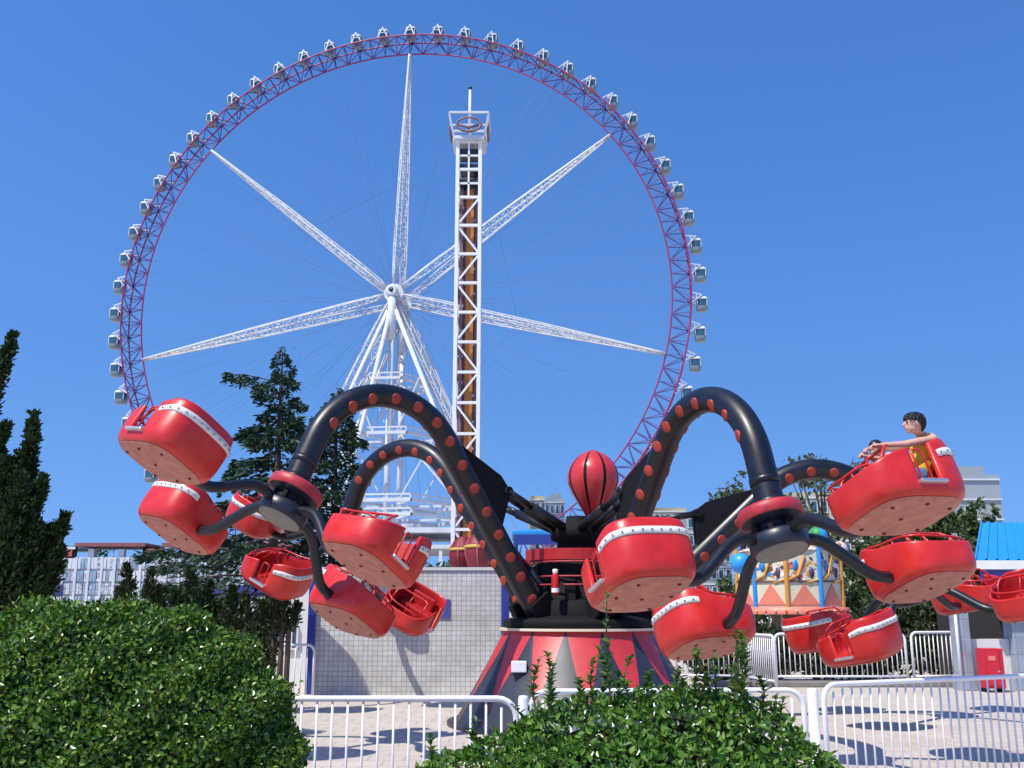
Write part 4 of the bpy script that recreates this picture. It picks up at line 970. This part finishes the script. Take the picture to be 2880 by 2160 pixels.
# ---------------------------------------------------------------- vegetation
LM_bush = leaf_mat('clipped_bush_leaf', [(.014, .042, .005), (.040, .108, .010), (.076, .170, .015), (.130, .240, .022), (.25, .36, .055)], .27, .28, .55)
LM_hedge = leaf_mat('hedge_leaf', [(.02, .06, .007), (.05, .14, .014), (.085, .205, .02), (.13, .265, .03), (.22, .35, .06)], .28, .3, .6)
LM_sprig = leaf_mat('young_leaf', [(.04, .09, .015), (.09, .17, .03), (.16, .22, .05), (.26, .15, .06)], .4, .3)
LM_con = leaf_mat('conifer_needle', [(.010, .026, .015), (.02, .05, .027), (.034, .072, .038), (.06, .105, .058)], .6, .12, .3)
LM_cyp = leaf_mat('cypress_spray', [(.008, .022, .006), (.016, .042, .010), (.03, .064, .014), (.055, .085, .02)], .6, .15, .3)
LM_jun = leaf_mat('juniper_spray', [(.014, .028, .008), (.03, .05, .012), (.05, .08, .02), (.10, .08, .05)], .6, .15, .3)
LM_bro = leaf_mat('broad_leaf', [(.025, .055, .014), (.05, .09, .022), (.085, .13, .036), (.12, .165, .06)], .5, .3, .4)
LM_pale = leaf_mat('pale_leaf', [(.07, .11, .06), (.11, .15, .08), (.16, .2, .11)], .5, .3, .4)
M['twig'] = mat('green_twig', (.06, .075, .025), .7, var=.3)
core_m = mat('dark_core_fill', (.012, .018, .007), .95, var=.4, vscale=8)

def leafy_bush(name, label, cat, blobs, n, L, lm, seed, sprigs=(), jitter=.10, core=.86):
    """blobs: list of (centre, radii); leaves spread through a shell of their union"""
    rng = np.random.default_rng(seed); T = thing(name, label, cat, (blobs[0][0][0], blobs[0][0][1], 0))
    vol = np.array([b[1][0] * b[1][1] + b[1][0] * b[1][2] for b in blobs]); cnt = (n * vol / vol.sum()).astype(int)
    Ps, Ns = [], []
    for (c, r), k in zip(blobs, cnt):
        c = np.array(c, float); r = np.array(r, float); d = rnd_dirs(rng, k); d = d[d[:, 1] < .55]
        bump = 1 + .035 * np.sin(7 * d[:, 0] + 3 * d[:, 2] + seed) * np.sin(6 * d[:, 1] + 5 * d[:, 2]) + .03 * np.sin(17 * d[:, 0] - 13 * d[:, 2]) - np.abs(rng.normal(0, jitter, len(d))) * .7 + .02 * rng.normal(size=len(d))
        p = c + d * r * bump[:, None]; ok = p[:, 2] > .02
        for (c2, r2) in blobs:
            if c2 is c: continue
            q = ((p - np.array(c2)) / np.array(r2)); same = np.allclose(np.array(c2), c)
            if not same: ok &= (q * q).sum(1) > .70
        Ps.append(p[ok]); Ns.append(unit(d[ok] / r))
    P_ = np.concatenate(Ps); N_ = np.concatenate(Ns)
    D = unit(rnd_dirs(rng, len(P_)) + N_ * .35 + np.array([0, 0, .25])); N2 = unit(N_ + .75 * rnd_dirs(rng, len(P_)))
    ln = L * rng.uniform(.7, 1.25, len(P_)); V, F = leaf_cloud(P_, D, N2, ln, ln * rng.uniform(.48, .62, len(P_)))
    grid_mesh('foliage', V, F, lm, T, smooth=False)
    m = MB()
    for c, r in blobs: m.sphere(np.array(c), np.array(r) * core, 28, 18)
    m.build('dark_core', core_m, T)  # solid dark core, added so the foliage is not see-through
    for k, (p0, p1, nl, kind) in enumerate(sprigs):
        p0 = np.array(p0); p1 = np.array(p1); ln_ = np.linalg.norm(p1 - p0); side = rng.normal(0, .03, 3); side[2] = 0
        path = [p0 + (p1 - p0) * t + side * math.sin(t * 3.1) for t in np.linspace(0, 1, 8)]; m = MB(); m.tube(path, np.linspace(.006, .0025, 8), 5)
        nl = int(nl * 2.4); st = m.build('sprig', M['twig'], T)
        t = np.sort(rng.uniform(.12, 1.0, nl)); pp = np.array([p0 + (p1 - p0) * x + side * math.sin(x * 3.1) for x in t]); a = np.arange(nl) * 2.4; out = np.stack([np.cos(a), np.sin(a), rng.uniform(.1, 1.0, nl)], 1)
        l2 = L * rng.uniform(.85, 1.5, nl) * (1.15 - .45 * t); V, F = leaf_cloud(pp, out, np.stack([-np.cos(a) * .5, -np.sin(a) * .5, np.ones(nl)], 1), l2, l2 * .55)
        grid_mesh('sprig_leaves', V, F, LM_sprig if kind else lm, st, smooth=False)
    return T
# clipped ball bush, left foreground
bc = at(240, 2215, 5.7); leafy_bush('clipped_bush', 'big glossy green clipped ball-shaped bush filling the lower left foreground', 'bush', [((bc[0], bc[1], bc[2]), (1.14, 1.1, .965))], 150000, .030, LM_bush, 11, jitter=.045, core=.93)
# loose hedge, centre foreground
def hp(px, py, Y): return at(px, py, Y)
hb = []
for px, py, Y, rx, ry, rz in ((1700, 2150, 6.2, .66, .45, .44), (1900, 2130, 6.25, .62, .45, .46), (1480, 2190, 6.1, .55, .42, .36), (1310, 2230, 6.0, .42, .40, .32), (2080, 2140, 6.2, .42, .42, .42), (2200, 2220, 6.1, .42, .40, .34), (1800, 2300, 5.9, 1.1, .5, .5), (1560, 2100, 6.4, .34, .35, .34), (2010, 2060, 6.4, .30, .3, .30)):
    c = hp(px, py + (55 if px < 1600 else 32), Y); hb.append(((c[0], c[1], c[2]), (rx, ry, rz)))
rs = random.Random(8); spr = []
for px, py0, py1, nl, kind in ((1708, 1990, 1660, 20, 0), (1538, 2010, 1836, 22, 0), (1520, 2020, 1850, 16, 1), (1556, 2000, 1870, 18, 0), (1680, 1990, 1822, 20, 0), (1672, 1990, 1850, 16, 0), (1776, 1980, 1850, 14, 0), (2078, 1990, 1768, 26, 0), (2068, 1980, 1775, 14, 1), (2092, 1990, 1800, 22, 0), (1962, 1990, 1822, 22, 0), (1950, 1980, 1840, 16, 1), (1880, 1990, 1870, 14, 0), (2010, 1980, 1850, 16, 0), (1830, 1990, 1890, 14, 0), (2185, 2060, 1960, 14, 1), (2205, 2060, 1965, 12, 0), (1620, 2000, 1905, 14, 0), (1440, 2080, 1985, 12, 0), (1210, 2160, 2065, 10, 0), (1345, 2110, 2020, 12, 0), (2260, 2140, 2060, 12, 0), (1740, 1990, 1890, 12, 0), (1912, 1990, 1885, 12, 0), (2130, 2010, 1900, 14, 0), (2040, 1990, 1870, 14, 0)):
    Y = 6.2 + rs.uniform(-.2, .25); spr.append((at(px + rs.uniform(-12, 12), py0, Y), at(px, py1, Y), nl, kind))
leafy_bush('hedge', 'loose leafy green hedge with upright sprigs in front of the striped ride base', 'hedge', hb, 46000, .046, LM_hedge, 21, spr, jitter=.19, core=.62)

def conifer(name, label, base, H, levels, lm, seed, droop=.25, group=None, sc=1.0, spray=(.20, .07)):
    """levels: list of (height fraction, left reach, right reach)"""
    rng = np.random.default_rng(seed); base = np.array(base, float); T = thing(name, label, 'tree', base, group)
    m = MB(); m.tube([base, base + np.array([.05, 0, H * .5]), base + np.array([0, 0, H])], [H * .020, H * .012, .012], 10)
    lv = np.array(levels); P_, D_, N_, L_ = [], [], [], []
    z = H * lv[0, 0]
    a = 0.0
    while z < H * .99:
        f_ = z / H; l = np.interp(f_, lv[:, 0], lv[:, 1]); r = np.interp(f_, lv[:, 0], lv[:, 2]); a += 2.4 + rng.normal(0, .35)
        cx_ = math.cos(a); reach = (r if cx_ > 0 else l) * abs(cx_) ** .7 + (l + r) / 2 * .85 * abs(math.sin(a)) ** 2; reach = max(.12, reach * rng.choice([.45, .7, .9, 1.0, 1.2]) * rng.uniform(.85, 1.1))
        d = np.array([math.cos(a), math.sin(a), 0]); rise = rng.uniform(-.05, .30)
        ns = 9; t = np.linspace(0, 1, ns); path = base + np.array([0, 0, z]) + d * reach * t[:, None] + np.array([0, 0, 1.0]) * (reach * (rise * t * 1.2 - droop * t ** 2))[:, None]
        m.tube(path, np.linspace(.03, .006, ns) * sc * (0.4 + reach / 3), 4)
        cnt = int(16 + reach * 112); tt = np.sqrt(rng.uniform(.01, 1, cnt)); pp = np.stack([np.interp(tt, t, path[:, i]) for i in range(3)], 1)
        sd = np.cross(d, [0, 0, 1.0]); w = (.10 + reach * .26) * (1.08 - tt) ** .7 * np.clip(tt * 3, 0, 1); off = rng.normal(0, 1, cnt) * w * .7
        pp = pp + sd * off[:, None] - np.array([0, 0, 1.0]) * (np.abs(off) * .45 + rng.uniform(-.03, .20, cnt))[:, None]
        dd = d * rng.uniform(.3, 1.2, cnt)[:, None] + sd * np.sign(off)[:, None] * rng.uniform(.1, 1.1, cnt)[:, None] + np.array([0, 0, 1.0]) * rng.normal(-.25, .35, cnt)[:, None]
        P_.append(pp); D_.append(dd); N_.append(np.array([0, 0, .6]) + rnd_dirs(rng, cnt)); L_.append(rng.uniform(.5, 1.4, cnt) * spray[0] * (.6 + .4 * min(1, reach)))
        z += H * .0100 * rng.uniform(.5, 1.6) * (1.3 - .6 * f_)
    m.build('trunk', M['bark'], T)
    P_, D_, N_, L_ = map(np.concatenate, (P_, D_, N_, L_)); V, F = leaf_cloud(P_, D_, N_, L_, L_ * spray[1] / spray[0] * 1.15); grid_mesh('crown', V, F, lm, T, smooth=False)
def gz(px, Y): return np.array([at(px, 1700, Y)[0], Y, 0.0])
b = gz(757, 32); conifer('cedar_tree', 'tall dark cedar with tiered drooping branches behind the left arm', b, at(757, 972, 32)[2], [(.14, 5.2, 2.6), (.28, 5.0, 2.8), (.36, 2.9, 3.0), (.48, 2.1, 2.7), (.58, 1.9, 2.5), (.70, 1.15, 1.25), (.78, .75, .8), (.85, .5, .5), (.872, 1.5, .6), (.89, .35, .4), (.95, .2, .22), (1.0, .06, .06)], LM_con, 31, .22)
b = gz(925, 34); conifer('cedar_tree', 'second dark cedar with a bent tip inside the left arch, before the wheel legs', b, at(925, 1085, 34)[2], [(.2, 2.0, 1.6), (.5, 1.5, 1.1), (.7, 1.2, .9), (.88, .6, .55), (1, .1, .1)], LM_con, 37, .24)

def spiky(name, label, spires, lm, seed, cat='tree', group=None, dens=1.0, leafL=.16):
    """upright flame-like spires: (foot, tip, radius)"""
    rng = np.random.default_rng(seed); f0 = np.array(spires[0][0], float); T = thing(name, label, cat, (f0[0], f0[1], 0), group)
    P_, D_, N_, L_ = [], [], [], []; tr = MB()
    for p0, p1, r in spires:
        p0 = np.array(p0, float); p1 = np.array(p1, float); ax = p1 - p0; ln = np.linalg.norm(ax); axu = ax / ln
        nb_ = int(dens * (30 + 75 * ln * (r / .2) ** .9)); K = 9
        tb = rng.uniform(0, .97, nb_); prof = np.interp(tb, [0, .15, .4, .7, .9, 1], [.8, 1, .78, .38, .13, .03]); a = rng.uniform(0, 6.28, nb_)
        o = np.stack([np.cos(a), np.sin(a), np.zeros(nb_)], 1); bl = r * prof * rng.choice([.7, 1.0, 1.3, 1.7], nb_, p=[.3, .4, .2, .1]) * .80 + .025
        bd = unit(axu * rng.uniform(.9, 2.2, nb_)[:, None] + o); st = p0 + ax * tb[:, None] + o * (r * prof * rng.uniform(.0, .45, nb_))[:, None]
        tk = np.tile(np.linspace(.12, 1, K), (nb_, 1)) + rng.normal(0, .04, (nb_, K)); pp = st[:, None, :] + bd[:, None, :] * (bl[:, None] * tk * 1.5)[..., None]
        pp = pp + rng.normal(0, 1, pp.shape) * (.022 + .03 * r) * (1.15 - tk)[..., None]; n = nb_ * K
        P_.append(pp.reshape(-1, 3)); D_.append((bd[:, None, :] + .45 * rng.normal(size=(nb_, K, 3))).reshape(-1, 3)); N_.append((o[:, None, :] + .7 * rng.normal(size=(nb_, K, 3))).reshape(-1, 3)); L_.append(leafL * rng.uniform(.4, 1.0, n))
        tr.tube([p0 - np.array([0, 0, p0[2]]), p0, p0 + ax * .8], [.05, .045, .012], 7)
    tr.build('trunk', M['bark'], T)
    P_, D_, N_, L_ = map(np.concatenate, (P_, D_, N_, L_)); V, F = leaf_cloud(P_, D_, N_, L_, L_ * .38); grid_mesh('crown', V, F, lm, T, smooth=False)
Yc = 15.0; A = lambda px, py, dy=0.0: at(px, py, Yc + dy)
spiky('cypress_tree', 'dark upright flame-shaped cypress cut by the left edge of the picture', [
    (A(-70, 1260), A(42, 935), .13), (A(-90, 1260, .2), A(2, 1040, .2), .14), (A(-40, 1330), A(18, 1195), .10), (A(-60, 1700), A(-20, 1260), .42),
    (A(40, 1640), A(97, 1155), .19), (A(5, 1640, .2), A(62, 1270, .2), .2), (A(-10, 1600, -.2), A(22, 1290, -.2), .24), (A(56, 1560), A(86, 1290), .15),
    (A(62, 1520, -.1), A(124, 1338, -.1), .11), (A(30, 1600, -.3), A(62, 1330, -.3), .24),
    (A(75, 1690), A(150, 1480), .2), (A(100, 1640, -.1), A(186, 1448, -.1), .15), (A(110, 1690, .1), A(168, 1540), .16), (A(30, 1740, -.3), A(105, 1470, -.3), .28), (A(-20, 1740, -.4), A(40, 1420, -.4), .34), (A(60, 1760, -.2), A(130, 1580, -.2), .22), (A(0, 1760, -.2), A(70, 1540, -.3), .3)], LM_cyp, 41, dens=1.7, leafL=.125)
Yj = 17.0; A2 = lambda px, py, dy=0.0: at(px, py, Yj + dy)
def jun(label, l, seed, lm=None): spiky('juniper_shrub', label, [(A2(a, b_, dy), A2(c, d, dy), r) for a, b_, c, d, r, dy in l], lm or LM_jun, seed, 'shrub', 'junipers behind the clipped bush', dens=1.3, leafL=.10)
jun('small pointed juniper nearest the pavilion awning, behind the top of the clipped bush', [(362, 1720, 356, 1592, .12, 0), (345, 1720, 338, 1650, .10, .1)], 51)
jun('pair of low juniper points in the middle of the row behind the clipped bush', [(415, 1720, 422, 1612, .11, 0), (448, 1730, 455, 1650, .09, .1)], 52)
jun('dense bushy juniper under the low left gondola', [(545, 1800, 535, 1600, .16, 0), (600, 1820, 585, 1640, .2, .2), (505, 1770, 492, 1665, .15, 0), (640, 1830, 655, 1650, .17, 0), (570, 1850, 610, 1690, .24, .1), (560, 1850, 555, 1660, .2, -.1)], 53, LM_cyp)
jun('brownish juniper beside the small window of the tiled building', [(690, 1900, 690, 1665, .17, 0), (735, 1900, 742, 1690, .2, .1), (765, 1890, 778, 1625, .13, -.2), (660, 1880, 652, 1740, .2, -.1), (700, 1900, 720, 1760, .24, -.2), (792, 1800, 808, 1650, .09, -.3), (812, 1780, 838, 1700, .09, -.3)], 54)

def broadleaf(name, label, base, H, blobs, n, lm, seed, L=.22, group=None):
    """blobs: (dx, dy, z, rx, ry, rz) foliage masses on limbs"""
    rng = np.random.default_rng(seed); base = np.array(base, float); T = thing(name, label, 'tree', base, group); tr = MB()
    fork = base + np.array([0, 0, H * .38]); tr.tube([base, base + np.array([.06, 0, H * .2]), fork], [H * .028, H * .022, H * .018], 9); P_, D_, N_ = [], [], []
    tot = sum(b_[3] * b_[4] * b_[5] for b_ in blobs)
    for dx, dy, z, rx, ry, rz in blobs:
        c = base + np.array([dx, dy, z]); tr.tube([fork, fork * .5 + c * .5 + rng.normal(0, .1, 3), c + np.array([0, 0, rz * .3])], [H * .014, H * .008, .01], 6)
        for _ in range(6):
            e = c + rnd_dirs(rng, 1)[0] * np.array([rx, ry, rz]) * .8; tr.tube([c, (c + e) / 2 + rng.normal(0, .05, 3), e], [.03, .018, .006], 4)
        k = int(n * rx * ry * rz / tot); ncl = max(3, k // 26); cl = rnd_dirs(rng, ncl) * (rng.uniform(.25, 1, ncl) ** .5)[:, None]; w = rng.integers(0, ncl, k)
        P_.append(c + (cl[w] + rng.normal(0, .13, (k, 3))) * np.array([rx, ry, rz])); D_.append(rnd_dirs(rng, k) + cl[w] * .5); N_.append(rnd_dirs(rng, k) + np.array([0, 0, .7]))
    tr.build('trunk', M['bark'], T); P_, D_, N_ = map(np.concatenate, (P_, D_, N_)); ln = L * rng.uniform(.6, 1.3, len(P_)); V, F = leaf_cloud(P_, D_, N_, ln, ln * .55); grid_mesh('crown', V, F, lm, T, smooth=False)
GT = 'trees in the background'
def tree_px(label, px, pyt, Y, wpx, hpx, n, lm, seed, L=.3, nb=7, name='broadleaf_tree'):
    b = gz(px, Y); H = at(px, pyt, Y)[2]; s = Y / 2800 * 1.0; rng = random.Random(seed); bl = []
    for i in range(nb):
        fx = rng.uniform(-.5, .5) * wpx * s * .8; fz = H - rng.uniform(.08, .92) * hpx * s; k = 1 - .55 * abs(fx) / (wpx * s * .5 + .01)
        bl.append((fx, rng.uniform(-.8, .8), fz, wpx * s * .26, wpx * s * .24, hpx * s * .20 * k + .2))
    bl.append((0, 0, H - hpx * s * .22, wpx * s * .22, wpx * s * .22, hpx * s * .2)); broadleaf(name, label, b, H, bl, n, lm, seed, L, GT)
tree_px('sparse pale-leaved tree showing left of the right-hand arch foot', 2085, 1315, 38, 170, 260, 500, LM_pale, 61, .22, 8)
tree_px('feathery pale tree top above the far spotted arm', 2335, 1262, 60, 300, 170, 900, LM_pale, 62, .30, 9)
tree_px('dark green tree below the highest gondola', 2500, 1500, 40, 230, 300, 4500, LM_bro, 63, .24, 10)
tree_px('dark green tree left of the blue roof, behind the red gondola', 2640, 1430, 44, 200, 330, 4200, LM_bro, 64, .26, 10)
tree_px('olive tree rising behind the blue kiosk roof', 2790, 1405, 42, 180, 300, 2600, LM_bro, 65, .26, 9)
tree_px('dense tree just right of the carousel', 2440, 1590, 33, 190, 280, 4500, LM_bro, 66, .2, 9)
tree_px('olive tree behind the carousel and right hub', 2270, 1440, 46, 300, 300, 4000, LM_pale, 67, .26, 10)
tree_px('low green tree between the ride centre and the right gondolas', 1760, 1560, 50, 260, 200, 3500, LM_bro, 68, .26, 9)
tree_px('low green tree behind the left end of the shelter', 1450, 1580, 52, 240, 180, 3000, LM_bro, 69, .26, 8)
tree_px('dark tree behind the pavilion roof beam, left of the cedar', 300, 1545, 62, 420, 200, 5000, LM_bro, 70, .3, 12)
tree_px('dark tree behind the pavilion, near the cypress', 90, 1560, 60, 300, 200, 3500, LM_bro, 71, .3, 9)
tree_px('far green tree behind the tiled building and cedar', 700, 1570, 60, 420, 180, 5000, LM_bro, 72, .3, 12)
tree_px('far green tree behind the tulip-shaped ride cars', 1180, 1575, 60, 420, 160, 4500, LM_bro, 73, .3, 12)
tree_px('green tree behind the peach gate railing', 2120, 1600, 48, 200, 200, 3000, LM_bro, 74, .26, 8)
# dark shrubs behind the far railing
def shrub(label, px, pyt, Y, wpx, n, seed):
    c = at(px, pyt, Y); s = Y / 2800; rx = wpx * s * .5; rng = np.random.default_rng(seed); T = thing('shrub', label, 'shrub', (c[0], Y, 0), 'dark shrubs behind the far railing')
    H = c[2]; P_ = np.array([c[0], Y, H * .5]) + rnd_dirs(rng, n) * (rng.uniform(.3, 1, n) ** .4)[:, None] * np.array([rx, rx * .6, H * .5]) * (1 + .12 * rng.normal(size=(n, 1))); P_[:, 2] = np.maximum(P_[:, 2], .05)
    ln = .17 * rng.uniform(.6, 1.4, n); V, F = leaf_cloud(P_, rnd_dirs(rng, n) + np.array([0, 0, .5]), rnd_dirs(rng, n) + np.array([0, -.4, .5]), ln, ln * .4); grid_mesh('foliage', V, F, LM_jun, T, smooth=False)
    m = MB(); [m.tube([(c[0] + dx, Y, 0), (c[0] + dx * 2, Y + .1, H * .7)], [.03, .01], 5) for dx in (-.2, 0, .2)]; m.build('stem', M['bark'], T)
for i, (px, py, w, lab) in enumerate(((2600, 1660, 200, 'dark bristly shrub between the far gondola and the stone pillar'), (2470, 1690, 180, 'dark shrub behind the gondola with the open door'), (2310, 1760, 190, 'low dark shrub under the carousel beyond the railing'), (2160, 1770, 150, 'low dark shrub behind the slanting gate railing'), (2010, 1740, 200, 'dark shrub behind the gondola nearest the hedge sprigs'), (2660, 1700, 140, 'narrow dark shrub against the kiosk downpipe'), (2400, 1740, 170, 'dark shrub in the middle of the far railing'))):
    shrub(lab, px, py, 24.6, w, 1500, 80 + i)
